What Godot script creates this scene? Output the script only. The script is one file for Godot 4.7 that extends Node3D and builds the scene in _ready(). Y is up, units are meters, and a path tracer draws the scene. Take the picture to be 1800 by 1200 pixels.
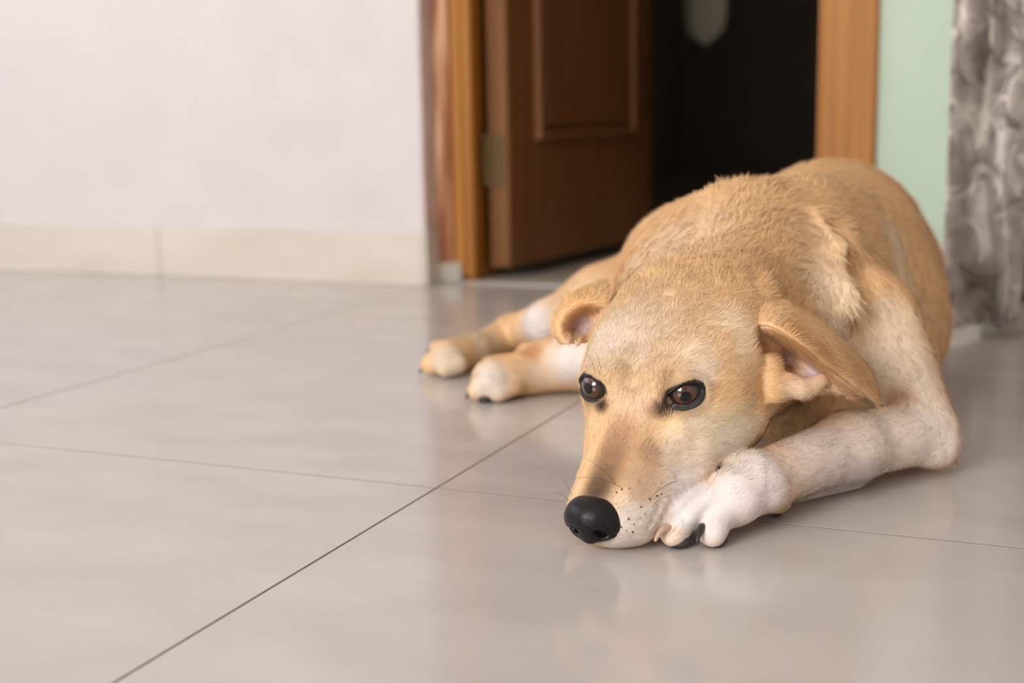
extends Node3D
# A tan dog resting on polished floor tiles in front of a half open wooden door.
# Metres, y up, the door wall runs along x.

const FACE := -2.166          # face of the white wall
const FRAME := -2.215         # face of the door frame and of the green wall
const HEAD_O := Vector3(-0.2832, 0.1035, -0.917)
const HEAD_F := Vector3(-0.15175, -0.36931, 0.91683)
const HEAD_U := Vector3(-0.05087, 0.92926, 0.36590)
const HEAD_S := Vector3(0.98711, -0.00889, 0.15980)

var taken := {}
var rng := RandomNumberGenerator.new()
var mats := {}


func _ready() -> void:
	rng.seed = 7
	camera_and_light()
	make_materials()
	room()
	door_side()
	dark_room()
	curtain()
	dog()


# ---------------------------------------------------------------- camera, light
func camera_and_light() -> void:
	var cam := Camera3D.new()
	cam.name = "camera"
	add_child(cam)
	cam.position = Vector3(0, 0.309, 0)
	var yaw := deg_to_rad(23.0)
	var b := Basis(Vector3.UP, yaw) * Basis(Vector3.RIGHT, deg_to_rad(-9.8)) * Basis(Vector3.BACK, deg_to_rad(-1.05))
	cam.basis = b
	var at := CameraAttributesPhysical.new()
	at.frustum_focal_length = 45.8
	at.frustum_focus_distance = 0.95
	at.exposure_aperture = 4.2
	at.frustum_near = 0.05
	at.frustum_far = 60.0
	cam.attributes = at
	cam.fov = rad_to_deg(2.0 * atan(600.0 / 2290.0))
	cam.near = 0.05
	cam.far = 60.0
	cam.current = true

	var env := Environment.new()
	env.background_mode = Environment.BG_SKY
	var sky := Sky.new()
	var sm := ProceduralSkyMaterial.new()
	sm.sky_top_color = Color(0.62, 0.74, 0.92)
	sm.sky_horizon_color = Color(0.90, 0.92, 0.95)
	sm.ground_horizon_color = Color(0.80, 0.79, 0.76)
	sm.ground_bottom_color = Color(0.55, 0.53, 0.50)
	sm.sky_energy_multiplier = 1.6
	sm.ground_energy_multiplier = 1.2
	sm.sun_angle_max = 0.0
	sky.sky_material = sm
	env.sky = sky
	env.tonemap_mode = Environment.TONE_MAPPER_LINEAR
	env.tonemap_exposure = 1.0
	env.sdfgi_enabled = true
	env.ssao_enabled = true
	env.ssil_enabled = true
	var we := WorldEnvironment.new()
	we.name = "world_environment"
	we.environment = env
	add_child(we)

	# daylight of the big window in the left wall and of the balcony window behind the camera
	area("window_light_side", Vector3(-3.14, 1.45, -0.75), Vector3(90, 0, 0), Vector2(1.9, 1.5), 0.8, Vector3(1, -0.1, 0))
	area("window_light_back", Vector3(-1.25, 1.5, 2.74), Vector3(90, 0, 0), Vector2(1.7, 1.5), 12.8, Vector3(0, -0.1, -1))


func area(called: String, at: Vector3, _r: Vector3, size: Vector2, energy: float, dir: Vector3) -> void:
	var l := AreaLight3D.new()
	l.name = called
	l.area_size = size
	l.light_energy = energy
	l.light_color = Color(1.0, 0.985, 0.962)
	l.shadow_enabled = true
	l.area_range = 12.0
	add_child(l)
	l.position = at
	l.look_at(at + dir, Vector3.UP)


# ---------------------------------------------------------------- helpers
func numbered(called: String) -> String:
	if not taken.has(called):
		taken[called] = 0
		return called
	taken[called] += 1
	return "%s_%03d" % [called, taken[called]]


func thing(called: String, label: String, category: String, at := Vector3.ZERO) -> Node3D:
	var o := Node3D.new()
	o.name = numbered(called)
	o.position = at
	add_child(o)
	o.set_meta("label", label)
	o.set_meta("category", category)
	return o


func structure(called: String, label: String, category: String) -> Node3D:
	var o := thing(called, label, category)
	o.set_meta("kind", "structure")
	return o


func part(called: String, mesh: Mesh, m: Material, parent: Node, at := Vector3.ZERO) -> MeshInstance3D:
	var o := MeshInstance3D.new()
	o.name = called
	o.mesh = mesh
	o.material_override = m
	o.position = at
	parent.add_child(o, true)
	return o


# a box between two corners whose edges are cut at 45 degrees
func box(lo: Vector3, hi: Vector3, c := 0.002) -> ArrayMesh:
	var st := SurfaceTool.new()
	st.begin(Mesh.PRIMITIVE_TRIANGLES)
	add_box(st, lo, hi, c)
	st.generate_normals()
	return st.commit()


func add_box(st: SurfaceTool, lo: Vector3, hi: Vector3, c := 0.002) -> void:
	st.set_smooth_group(-1)
	var mid := (lo + hi) / 2.0
	var e := (hi - lo) / 2.0
	c = minf(c, minf(e.x, minf(e.y, e.z)) * 0.9)
	for a in 3:
		var b := (a + 1) % 3
		var d := (a + 2) % 3
		for s in [-1.0, 1.0]:
			var q: Array[Vector3] = []
			for k in [[-1, -1], [1, -1], [1, 1], [-1, 1]]:
				var p := Vector3.ZERO
				p[a] = s * e[a]
				p[b] = k[0] * (e[b] - c)
				p[d] = k[1] * (e[d] - c)
				q.append(mid + p)
			quad(st, q, s > 0.0)
			# the cut edges along d
			for t in [-1.0, 1.0]:
				var p0 := Vector3.ZERO
				p0[a] = s * e[a]
				p0[b] = t * (e[b] - c)
				var p1 := Vector3.ZERO
				p1[a] = s * (e[a] - c)
				p1[b] = t * e[b]
				var up := Vector3.ZERO
				up[d] = e[d] - c
				quad_out(st, [mid + p0 - up, mid + p1 - up, mid + p1 + up, mid + p0 + up], mid)
	for sx in [-1.0, 1.0]:
		for sy in [-1.0, 1.0]:
			for sz in [-1.0, 1.0]:
				var s := Vector3(sx, sy, sz)
				tri_out(st, mid + s * (e - Vector3(0, c, c)), mid + s * (e - Vector3(c, 0, c)), mid + s * (e - Vector3(c, c, 0)), mid)


func quad(st: SurfaceTool, q: Array[Vector3], flip: bool) -> void:
	var o := [0, 2, 1, 0, 3, 2] if flip else [0, 1, 2, 0, 2, 3]
	for i in o:
		st.add_vertex(q[i])


func quad_out(st: SurfaceTool, q: Array, mid: Vector3) -> void:
	tri_out(st, q[0], q[1], q[2], mid)
	tri_out(st, q[0], q[2], q[3], mid)


func tri_out(st: SurfaceTool, a: Vector3, b: Vector3, c: Vector3, mid: Vector3) -> void:
	if (b - a).cross(c - a).dot((a + b + c) / 3.0 - mid) > 0.0:
		st.add_vertex(a); st.add_vertex(c); st.add_vertex(b)
	else:
		st.add_vertex(a); st.add_vertex(b); st.add_vertex(c)


# a tube along points with a radius at each
func tube(points: PackedVector3Array, radii: PackedFloat32Array, sides := 8) -> ArrayMesh:
	var v := PackedVector3Array()
	var idx := PackedInt32Array()
	var n := points.size()
	var side := Vector3.ZERO
	for i in n:
		var dir := (points[mini(i + 1, n - 1)] - points[maxi(i - 1, 0)]).normalized()
		if i == 0:
			side = dir.cross(Vector3.UP if absf(dir.y) < 0.9 else Vector3.RIGHT).normalized()
		side = (side - dir * side.dot(dir)).normalized()
		var other := dir.cross(side)
		for k in sides:
			var a := TAU * k / sides
			v.append(points[i] + (side * cos(a) + other * sin(a)) * radii[i])
	for i in n - 1:
		for k in sides:
			var a := i * sides + k
			var b := i * sides + (k + 1) % sides
			idx.append_array([a, a + sides, b, b, a + sides, b + sides])
	for e in [0, n - 1]:
		v.append(points[e])
		for k in sides:
			var a: int = e * sides + k
			var b: int = e * sides + (k + 1) % sides
			idx.append_array([v.size() - 1, a, b] if e == 0 else [v.size() - 1, b, a])
	return from_arrays(v, idx, PackedColorArray())


func smooth_normals(v: PackedVector3Array, idx: PackedInt32Array) -> PackedVector3Array:
	var nn := PackedVector3Array()
	nn.resize(v.size())
	for i in range(0, idx.size(), 3):
		var a := idx[i]
		var b := idx[i + 1]
		var c := idx[i + 2]
		var f := (v[c] - v[a]).cross(v[b] - v[a])
		nn[a] += f
		nn[b] += f
		nn[c] += f
	for i in nn.size():
		nn[i] = nn[i].normalized() if nn[i].length_squared() > 1e-24 else Vector3.UP
	return nn


func from_arrays(v: PackedVector3Array, idx: PackedInt32Array, col: PackedColorArray, nn := PackedVector3Array(), uv := PackedVector2Array()) -> ArrayMesh:
	var arrays := []
	arrays.resize(Mesh.ARRAY_MAX)
	arrays[Mesh.ARRAY_VERTEX] = v
	arrays[Mesh.ARRAY_NORMAL] = nn if nn.size() else smooth_normals(v, idx)
	if col.size():
		arrays[Mesh.ARRAY_COLOR] = col
	if uv.size():
		arrays[Mesh.ARRAY_TEX_UV] = uv
	arrays[Mesh.ARRAY_INDEX] = idx
	var m := ArrayMesh.new()
	m.add_surface_from_arrays(Mesh.PRIMITIVE_TRIANGLES, arrays)
	return m


# ---------------------------------------------------------------- materials
func noise_texture(size: int, freq: float, sd: int, low: Color, high: Color, stretch := Vector2(1, 1), octaves := 4, contrast := 1.0) -> ImageTexture:
	var nz := FastNoiseLite.new()
	nz.seed = sd
	nz.frequency = freq
	nz.fractal_octaves = octaves
	nz.noise_type = FastNoiseLite.TYPE_SIMPLEX_SMOOTH
	var im := Image.create(size, size, false, Image.FORMAT_RGB8)
	for y in size:
		for x in size:
			# four overlapping reads make the texture repeat without a seam
			var fx := float(x) / size
			var fy := float(y) / size
			var X := x * stretch.x
			var Y := y * stretch.y
			var W := size * stretch.x
			var H := size * stretch.y
			var n := nz.get_noise_2d(X, Y) * (1 - fx) * (1 - fy) + nz.get_noise_2d(X - W, Y) * fx * (1 - fy) + nz.get_noise_2d(X, Y - H) * (1 - fx) * fy + nz.get_noise_2d(X - W, Y - H) * fx * fy
			im.set_pixel(x, y, low.lerp(high, clampf(0.5 + n * contrast, 0.0, 1.0)))
	im.generate_mipmaps()
	return ImageTexture.create_from_image(im)


func mat(col: Color, rough: float, tex: Texture2D = null, scale := Vector3.ONE) -> StandardMaterial3D:
	var m := StandardMaterial3D.new()
	m.albedo_color = col
	m.roughness = rough
	if tex:
		m.albedo_texture = tex
		m.uv1_triplanar = true
		m.uv1_world_triplanar = true
		m.uv1_scale = scale
	return m


func make_materials() -> void:
	var plaster := noise_texture(256, 0.02, 3, Color(0.965, 0.965, 0.965), Color(1, 1, 1))
	mats.white = mat(Color8(219, 211, 210), 0.62, plaster, Vector3(0.8, 0.8, 0.8))
	mats.green = mat(Color8(197, 217, 195), 0.6, plaster, Vector3(0.8, 0.8, 0.8))
	mats.ceiling = mat(Color8(238, 235, 230), 0.8)
	var peel := noise_texture(256, 0.035, 12, Color8(206, 184, 172), Color8(232, 218, 211), Vector2(2.2, 0.5), 4, 1.6)
	mats.reveal = mat(Color.WHITE, 0.7, peel, Vector3(2.5, 2.5, 2.5))
	var stone := noise_texture(512, 0.008, 21, Color8(196, 189, 183), Color8(211, 205, 200), Vector2(1, 1.8), 5, 0.9)
	for i in 3:
		var m := mat([Color(1, 1, 1), Color(0.985, 0.98, 0.97), Color(0.97, 0.972, 0.975)][i], 0.15, stone, Vector3(1.3, 1.3, 1.3))
		m.uv1_offset = Vector3(0.31 * i, 0.0, 0.17 * i)
		m.metallic_specular = 0.5
		mats["tile%d" % i] = m
	mats.grout = mat(Color8(104, 94, 85), 0.9)
	mats.skirt = mat(Color8(221, 213, 201), 0.3, noise_texture(256, 0.01, 33, Color(0.94, 0.93, 0.91), Color(1, 1, 1), Vector2(0.6, 2.0)), Vector3(1.5, 1.5, 1.5))
	var grain := noise_texture(512, 0.03, 41, Color8(150, 92, 30), Color8(196, 134, 50), Vector2(1.0, 0.06), 5, 0.75)
	mats.wood = mat(Color.WHITE, 0.55, grain, Vector3(3.0, 1.2, 3.0))
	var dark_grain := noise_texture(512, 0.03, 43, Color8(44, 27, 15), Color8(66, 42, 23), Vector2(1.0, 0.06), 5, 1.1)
	mats.dark_wood = mat(Color.WHITE, 0.45, dark_grain, Vector3(3.0, 1.2, 3.0))
	var shaded_grain := noise_texture(512, 0.03, 45, Color8(106, 67, 32), Color8(138, 90, 44), Vector2(1.0, 0.06), 5, 0.9)  # leaf wood darker than the frame, part of its shade put into the colour
	mats.door_wood = mat(Color.WHITE, 0.5, shaded_grain, Vector3(3.0, 1.2, 3.0))
	var worn := noise_texture(512, 0.022, 47, Color8(140, 80, 42), Color8(222, 178, 140), Vector2(1.0, 0.16), 4, 2.0)
	mats.worn_wood = mat(Color.WHITE, 0.5, worn, Vector3(2.4, 1.6, 2.4))
	mats.brass = mat(Color8(112, 92, 60), 0.45)
	mats.brass.metallic = 0.6
	mats.sill = mat(Color8(178, 170, 158), 0.4)
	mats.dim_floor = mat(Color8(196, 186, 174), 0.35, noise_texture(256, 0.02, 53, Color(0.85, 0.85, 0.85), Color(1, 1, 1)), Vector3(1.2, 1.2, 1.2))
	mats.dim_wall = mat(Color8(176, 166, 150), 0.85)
	mats.metal = mat(Color8(120, 118, 112), 0.35)
	mats.metal.metallic = 0.8
	mats.window_frame = mat(Color8(222, 220, 214), 0.4)
	var glass := StandardMaterial3D.new()
	glass.albedo_color = Color(1, 1, 1, 0.06)
	glass.transparency = BaseMaterial3D.TRANSPARENCY_ALPHA
	glass.roughness = 0.02
	mats.glass = glass
	mats.cloth = mat(Color8(104, 98, 84), 0.9)


# ---------------------------------------------------------------- the room
func room() -> void:
	var x0 := -3.2
	var x1 := 2.0
	var z1 := 2.8
	var top := 2.7
	var o := structure("floor", "polished beige floor of large square tiles with thin dark joints", "floor")
	part("bed", box(Vector3(x0 - 0.2, -0.12, -2.34), Vector3(x1 + 0.2, -0.0003, z1 + 0.2), 0.0), mats.grout, o)
	var gap := 0.0011
	var xs := cuts(-1.078, 0.6, x0, x1)
	var zs := cuts(-0.957, 0.6, FRAME, z1)
	for i in xs.size() - 1:
		for j in zs.size() - 1:
			var w := xs[i + 1] - xs[i] - gap * 2
			var d := zs[j + 1] - zs[j] - gap * 2
			if w < 0.01 or d < 0.01:
				continue
			var m := box(Vector3(-w / 2, -0.01, -d / 2), Vector3(w / 2, 0.0, d / 2), 0.0001)
			part("tile", m, mats["tile%d" % (hash(i * 31 + j * 7) % 3)], o, Vector3((xs[i] + xs[i + 1]) / 2, 0, (zs[j] + zs[j + 1]) / 2))

	o = structure("wall_back", "smooth pinkish white wall left of the wooden door frame", "wall")
	part("plaster", box(Vector3(x0, 0, FACE - 0.17), Vector3(-1.0915, top, FACE), 0.003), mats.white, o)
	part("reveal", box(Vector3(-1.0925, 0.0, FRAME - 0.1), Vector3(-1.0905, 2.2, FACE - 0.003), 0.0), mats.reveal, o)
	part("lintel", box(Vector3(-1.0915, 2.16, FACE - 0.17), Vector3(-0.27, top, FRAME), 0.003), mats.white, o)

	o = structure("wall_green", "pale mint green wall strip between the wooden frame and the curtain", "wall")
	part("plaster", box(Vector3(-0.30, 0, FRAME - 0.12), Vector3(-0.115, top, FRAME), 0.002), mats.green, o)
	part("header", box(Vector3(-0.115, 2.1, FRAME - 0.12), Vector3(0.75, top, FRAME), 0.002), mats.green, o)
	part("side_panel", box(Vector3(0.75, 0, FRAME - 0.12), Vector3(x1, top, FRAME), 0.002), mats.white, o)

	o = structure("wall_left", "white side wall with a wide window", "wall")
	wall_with_opening(o, "x", x0, Vector2(-2.34, z1), Vector2(-1.7, 0.2), Vector2(0.7, 2.2), top, mats.white)
	o = structure("wall_right", "plain white side wall", "wall")
	part("plaster", box(Vector3(x1, 0, -2.34), Vector3(x1 + 0.15, top, z1), 0.0), mats.white, o)
	o = structure("wall_front", "white wall with a window, facing the door", "wall")
	wall_with_opening(o, "z", z1, Vector2(x0, x1), Vector2(-2.12, -0.38), Vector2(0.75, 2.25), top, mats.white)
	o = structure("ceiling", "plain white ceiling", "ceiling")
	part("plaster", box(Vector3(x0 - 0.2, top, -7.0), Vector3(x1 + 0.2, top + 0.15, z1 + 0.2), 0.0), mats.ceiling, o)
	window("window_1", "x", x0 - 0.1, Vector2(-1.7, 0.2), Vector2(0.7, 2.2), "wide white framed window in the side wall")
	window("window_2", "z", z1 + 0.1, Vector2(-2.12, -0.38), Vector2(0.75, 2.25), "white framed window facing the door")

	o = structure("baseboard_back", "beige glossy tile skirting along the white wall", "baseboard")
	var x := -1.0925
	var k := 0
	while x > x0 + 0.01:
		var a := maxf(x - 0.6, x0)
		part("skirting_tile", box(Vector3(a + 0.0006, 0.0, FACE - 0.002), Vector3(x - (0.0 if k == 0 else 0.0006), 0.0985, FACE + 0.010), 0.0012), mats.skirt, o)
		x = a
		k += 1
	part("end_tile", box(Vector3(-1.0925, 0.0, FRAME - 0.005), Vector3(-1.0845, 0.0975, FACE + 0.008), 0.0012), mats.skirt, o)
	o = structure("baseboard_green", "short tile skirting at the foot of the green wall", "baseboard")
	part("skirting_tile", box(Vector3(-0.2885, 0.0, FRAME - 0.002), Vector3(-0.115, 0.093, FRAME + 0.010), 0.0012), mats.skirt, o)


func cuts(through: float, step: float, a: float, b: float) -> PackedFloat32Array:
	var r := PackedFloat32Array([a])
	var x := through + ceilf((a - through) / step) * step
	while x < b - 0.001:
		if x > a + 0.001:
			r.append(x)
		x += step
	r.append(b)
	return r


func wall_with_opening(o: Node, axis: String, at: float, span: Vector2, hole: Vector2, high: Vector2, top: float, m: Material) -> void:
	for r in [[span.x, hole.x, 0.0, top], [hole.y, span.y, 0.0, top], [hole.x, hole.y, 0.0, high.x], [hole.x, hole.y, high.y, top]]:
		if axis == "x":
			part("plaster", box(Vector3(at - 0.15, r[2], r[0]), Vector3(at, r[3], r[1]), 0.0), m, o)
		else:
			part("plaster", box(Vector3(r[0], r[2], at), Vector3(r[1], r[3], at + 0.15), 0.0), m, o)


func window(called: String, axis: String, at: float, hole: Vector2, high: Vector2, label: String) -> void:
	var o := structure(called, label, "window")
	var w := 0.05
	var mid := (hole.x + hole.y) / 2.0
	for r in [[hole.x, hole.x + w, high.x, high.y], [hole.y - w, hole.y, high.x, high.y], [mid - w / 2, mid + w / 2, high.x + w, high.y - w], [hole.x + w, hole.y - w, high.x, high.x + w], [hole.x + w, hole.y - w, high.y - w, high.y]]:
		var lo := Vector3(at - 0.025, r[2], r[0]) if axis == "x" else Vector3(r[0], r[2], at - 0.025)
		var hi := Vector3(at + 0.025, r[3], r[1]) if axis == "x" else Vector3(r[1], r[3], at + 0.025)
		part("window_frame", box(lo, hi, 0.003), mats.window_frame, o)
	for r in [[hole.x + w, mid - w / 2], [mid + w / 2, hole.y - w]]:
		var lo := Vector3(at - 0.003, high.x + w, r[0]) if axis == "x" else Vector3(r[0], high.x + w, at - 0.003)
		var hi := Vector3(at + 0.003, high.y - w, r[1]) if axis == "x" else Vector3(r[1], high.y - w, at + 0.003)
		part("pane", box(lo, hi, 0.0), mats.glass, o)


# ---------------------------------------------------------------- door, frame, dark room
func door_side() -> void:
	var o := structure("trim_1", "orange brown wooden door frame with worn paint at its foot", "door frame")
	# left jamb: moulded face, rebate and lining
	part("jamb", box(Vector3(-1.0895, 0.012, FRAME - 0.04), Vector3(-1.058, 2.16, FRAME + 0.004), 0.004), mats.worn_wood, o)
	part("jamb", box(Vector3(-1.058, 0.012, FRAME - 0.04), Vector3(-1.032, 2.16, FRAME - 0.002), 0.005), mats.wood, o)
	part("jamb", box(Vector3(-1.032, 0.012, FRAME - 0.010), Vector3(-1.013, 2.16, FRAME + 0.001), 0.004), mats.wood, o)
	part("lining", box(Vector3(-1.0895, 0.0, FRAME - 0.13), Vector3(-1.021, 2.16, FRAME - 0.040), 0.002), mats.wood, o)
	part("stop", box(Vector3(-1.032, 0.0, FRAME - 0.040), Vector3(-1.017, 2.16, FRAME - 0.010), 0.002), mats.wood, o)
	part("foot_block", box(Vector3(-1.089, 0.0, FRAME - 0.04), Vector3(-1.040, 0.040, FRAME + 0.006), 0.004), mats.sill, o)
	# right casing
	part("casing", box(Vector3(-0.375, 0.0, FRAME - 0.005), Vector3(-0.288, 2.16, FRAME + 0.014), 0.004), mats.wood, o)
	part("lining", box(Vector3(-0.385, 0.0, FRAME - 0.13), Vector3(-0.30, 2.16, FRAME - 0.005), 0.002), mats.wood, o)
	part("head_casing", box(Vector3(-1.0895, 2.08, FRAME - 0.13), Vector3(-0.288, 2.165, FRAME + 0.014), 0.004), mats.wood, o)

	o = structure("trim_2", "pale stone sill under the open door", "door sill")
	part("slab", box(Vector3(-1.09, -0.02, FRAME - 0.13), Vector3(-0.29, 0.004, FRAME - 0.0), 0.002), mats.sill, o)

	# the leaf, hinged on the left jamb and swung into the dark room
	var d := structure("door_1", "brown panelled wooden door standing open into the dark room", "door")
	d.position = Vector3(-0.961, 0.026, -2.272)
	d.rotation.y = deg_to_rad(-6.5)
	var t := 0.043
	var wide := 0.66
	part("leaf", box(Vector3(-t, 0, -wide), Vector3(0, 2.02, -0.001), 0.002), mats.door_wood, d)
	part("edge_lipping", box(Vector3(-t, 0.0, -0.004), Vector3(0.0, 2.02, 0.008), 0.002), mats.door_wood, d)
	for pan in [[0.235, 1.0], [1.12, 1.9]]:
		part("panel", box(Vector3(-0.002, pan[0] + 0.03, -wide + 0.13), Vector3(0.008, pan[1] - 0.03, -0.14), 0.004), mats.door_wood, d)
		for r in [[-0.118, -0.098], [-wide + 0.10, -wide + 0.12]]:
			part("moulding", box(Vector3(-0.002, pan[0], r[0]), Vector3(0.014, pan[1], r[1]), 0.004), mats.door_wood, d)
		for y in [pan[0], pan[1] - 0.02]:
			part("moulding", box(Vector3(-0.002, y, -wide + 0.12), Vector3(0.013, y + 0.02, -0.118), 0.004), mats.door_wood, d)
	for y in [0.152, 1.6]:
		var hg := part("hinge", box(Vector3(-t + 0.004, y, 0.006), Vector3(-0.008, y + 0.098, 0.011), 0.001), mats.brass, d)
		for s in 5:
			var yy: float = y + 0.0196 * s + 0.0008
			part("knuckle", tube(PackedVector3Array([Vector3(-t - 0.004, yy, 0.008), Vector3(-t - 0.004, yy + 0.018, 0.008)]), PackedFloat32Array([0.006, 0.006]), 10), mats.brass, hg)


func dark_room() -> void:
	var o := structure("floor_beyond", "plain beige floor of the room beyond the door", "floor")
	part("slab", box(Vector3(-1.9, -0.12, -6.8), Vector3(1.0, 0.001, -2.345), 0.0), mats.dim_floor, o)
	o = structure("wall_beyond", "beige walls of the unlit room beyond the door", "wall")
	part("plaster", box(Vector3(-2.05, 0, -6.8), Vector3(-1.9, 2.7, -2.336), 0.0), mats.dim_wall, o)
	part("plaster", box(Vector3(1.0, 0, -6.8), Vector3(1.15, 2.7, -2.335), 0.0), mats.dim_wall, o)
	part("plaster", box(Vector3(-2.05, 0, -6.95), Vector3(1.15, 2.7, -6.8), 0.0), mats.dim_wall, o)
	part("plaster", box(Vector3(-0.115, 0, -6.8), Vector3(-0.06, 2.7, -2.74), 0.0), mats.dim_wall, o)
	# a wardrobe added round the brown post, kept dark to soak up doorway light
	var w := thing("wardrobe", "added wooden wardrobe, kept dark to deepen the gloom behind the right door frame", "wardrobe", Vector3(-0.29, 0.001, -3.0))
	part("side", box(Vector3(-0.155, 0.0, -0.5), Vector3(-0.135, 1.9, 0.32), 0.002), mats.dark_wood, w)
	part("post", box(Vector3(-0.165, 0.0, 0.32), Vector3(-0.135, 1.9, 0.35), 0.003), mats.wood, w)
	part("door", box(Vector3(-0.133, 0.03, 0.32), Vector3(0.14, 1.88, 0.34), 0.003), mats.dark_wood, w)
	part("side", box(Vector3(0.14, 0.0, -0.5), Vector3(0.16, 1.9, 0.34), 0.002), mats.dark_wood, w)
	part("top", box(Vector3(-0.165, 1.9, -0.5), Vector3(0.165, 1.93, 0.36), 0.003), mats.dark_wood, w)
	# a pale cloth that hangs in the dark
	var c := thing("hanging_cloth", "pale cloth with a rounded end hanging in the dark doorway", "cloth", Vector3(-0.829, 0.47, -3.2))
	part("cloth", hanging_cloth(), mats.cloth, c)
	part("cord", tube(PackedVector3Array([Vector3(0, 0.6, 0), Vector3(0, 2.23, 0)]), PackedFloat32Array([0.004, 0.004]), 6), mats.cloth, c)


func hanging_cloth() -> ArrayMesh:
	var v := PackedVector3Array()
	var idx := PackedInt32Array()
	var rows := 24
	var sides := 20
	for i in rows + 1:
		var t := float(i) / rows
		var y := t * 0.62
		var r := 0.05 * sqrt(1.0 - pow(1.0 - clampf(t / 0.12, 0.0, 1.0), 2.0)) * (1.0 - 0.75 * smoothstep(0.55, 1.0, t))
		for k in sides:
			var a := TAU * k / sides
			var f := 1.0 + 0.16 * sin(a * 4.0 + t * 3.0)
			v.append(Vector3(cos(a) * r * f, y, sin(a) * r * 0.45 * f))
	for i in rows:
		for k in sides:
			var a := i * sides + k
			var b := i * sides + (k + 1) % sides
			idx.append_array([a, b, a + sides, b, b + sides, a + sides])
	return from_arrays(v, idx, PackedColorArray())


func curtain() -> void:
	# the woven leaf pattern: light veins on a taupe ground
	var size := 512
	var im := Image.create(size, size, false, Image.FORMAT_RGB8)
	var ground := Color8(140, 130, 122)
	im.fill(ground)
	var r := RandomNumberGenerator.new()
	r.seed = 19
	var nz := FastNoiseLite.new()
	nz.seed = 5
	nz.frequency = 0.02
	for y in size:
		for x in size:
			var n := nz.get_noise_2d(x, y) * 0.5 + 0.5
			im.set_pixel(x, y, Color8(146, 137, 128).lerp(Color8(206, 197, 188), clampf(n * 1.5 - 0.25, 0.0, 1.0)))
	for i in 70:
		var c := Vector2(r.randf() * size, r.randf() * size)
		var dir := Vector2.from_angle(r.randf() * TAU)
		var length := r.randf_range(60, 120)
		var light := r.randf() < 0.6
		var ink := Color8(228, 221, 213) if light else Color8(112, 104, 97)
		for s in 160:
			var t := s / 160.0
			var p := c + dir.rotated(t * 1.1) * t * length
			dot(im, p, ink, 0.5)
			if s % 7 == 0:
				for g in [-1.0, 1.0]:
					var q := dir.rotated(t * 1.1 + g * 0.75)
					var reach := 34.0 * sin(PI * clampf(t + 0.1, 0.0, 1.0))
					for e in 40:
						dot(im, p + q.rotated(-g * e * 0.008) * reach * e / 40.0, ink, 0.34)
	im.generate_mipmaps()
	var m := StandardMaterial3D.new()
	m.albedo_texture = ImageTexture.create_from_image(im)
	m.roughness = 0.62
	m.rim_enabled = true
	m.rim = 0.3
	m.backlight_enabled = true
	m.backlight = Color(0.12, 0.11, 0.1)
	var o := thing("curtain", "grey taupe patterned curtain hanging in folds by the green wall", "curtain", Vector3(-0.098, 0.012, -1.88))
	var v := PackedVector3Array()
	var uv := PackedVector2Array()
	var idx := PackedInt32Array()
	var rows := 90
	var cols := 120
	for i in rows + 1:
		var t := float(i) / rows
		var y := t * 2.03
		for k in cols + 1:
			var s := float(k) / cols
			var width := 0.096 + 0.03 * t + 0.006 * sin(y * 6.0)
			var drift := 0.007 * sin(y * 9.5 + 1.0) + 0.004 * sin(y * 21.0)
			var x := -0.048 + s * width - 0.004 * t + drift * sin(s * PI)
			var z := 0.034 * sin(s * TAU * 1.4 + 0.6 + 0.9 * sin(y * 8.0)) + 0.006 * sin(s * TAU * 3.1 + y * 6.0) + 0.004 * sin(y * 19.0 + s * 7.0)
			v.append(Vector3(x, y, z))
			uv.append(Vector2(s * 0.42, y * 2.5))
	for i in rows:
		for k in cols:
			var a := i * (cols + 1) + k
			var b := a + cols + 1
			idx.append_array([a, a + 1, b, a + 1, b + 1, b])
	part("fabric", from_arrays(v, idx, PackedColorArray(), PackedVector3Array(), uv), m, o)
	var rod := thing("curtain_rod", "metal rod that carries the patterned curtain", "rod", Vector3(0, 2.05, -1.88))
	part("rod", tube(PackedVector3Array([Vector3(-0.25, 0, 0), Vector3(0.9, 0, 0)]), PackedFloat32Array([0.011, 0.011]), 12), mats.metal, rod)
	for x in [-0.2, 0.85]:
		part("bracket", tube(PackedVector3Array([Vector3(x, 0, 0), Vector3(x, 0, -0.334)]), PackedFloat32Array([0.007, 0.007]), 8), mats.metal, rod)


func dot(im: Image, p: Vector2, c: Color, a: float) -> void:
	var s := im.get_width()
	for dx in 2:
		for dy in 2:
			var x := posmod(int(p.x) + dx, s)
			var y := posmod(int(p.y) + dy, s)
			im.set_pixel(x, y, im.get_pixel(x, y).lerp(c, a))


# ---------------------------------------------------------------- the dog
# The body is a field of tapered capsules joined smoothly and meshed as surface nets.
var pk := PackedInt32Array()        # 0 capsule, 1 ellipsoid of the skull, 2 groove
var pa := PackedVector3Array()
var pba := PackedVector3Array()
var pinv := PackedFloat32Array()
var pra := PackedFloat32Array()
var prd := PackedFloat32Array()
var pblend := PackedFloat32Array()
var clip_floor := true

var spot_at := PackedVector3Array()
var spot_r := PackedFloat32Array()
var spot_c := PackedColorArray()
var spot_w := PackedFloat32Array()
var flow_at := PackedVector3Array()
var flow_dir := PackedVector3Array()
var flow_len := PackedFloat32Array()

# the mesh under construction
var mv := PackedVector3Array()
var mi := PackedInt32Array()


func H(f: float, u: float, s: float) -> Vector3:
	return HEAD_O + HEAD_F * f + HEAD_U * u + HEAD_S * s


func hdir(f: float, u: float, s: float) -> Vector3:
	return (HEAD_F * f + HEAD_U * u + HEAD_S * s).normalized()


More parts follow.
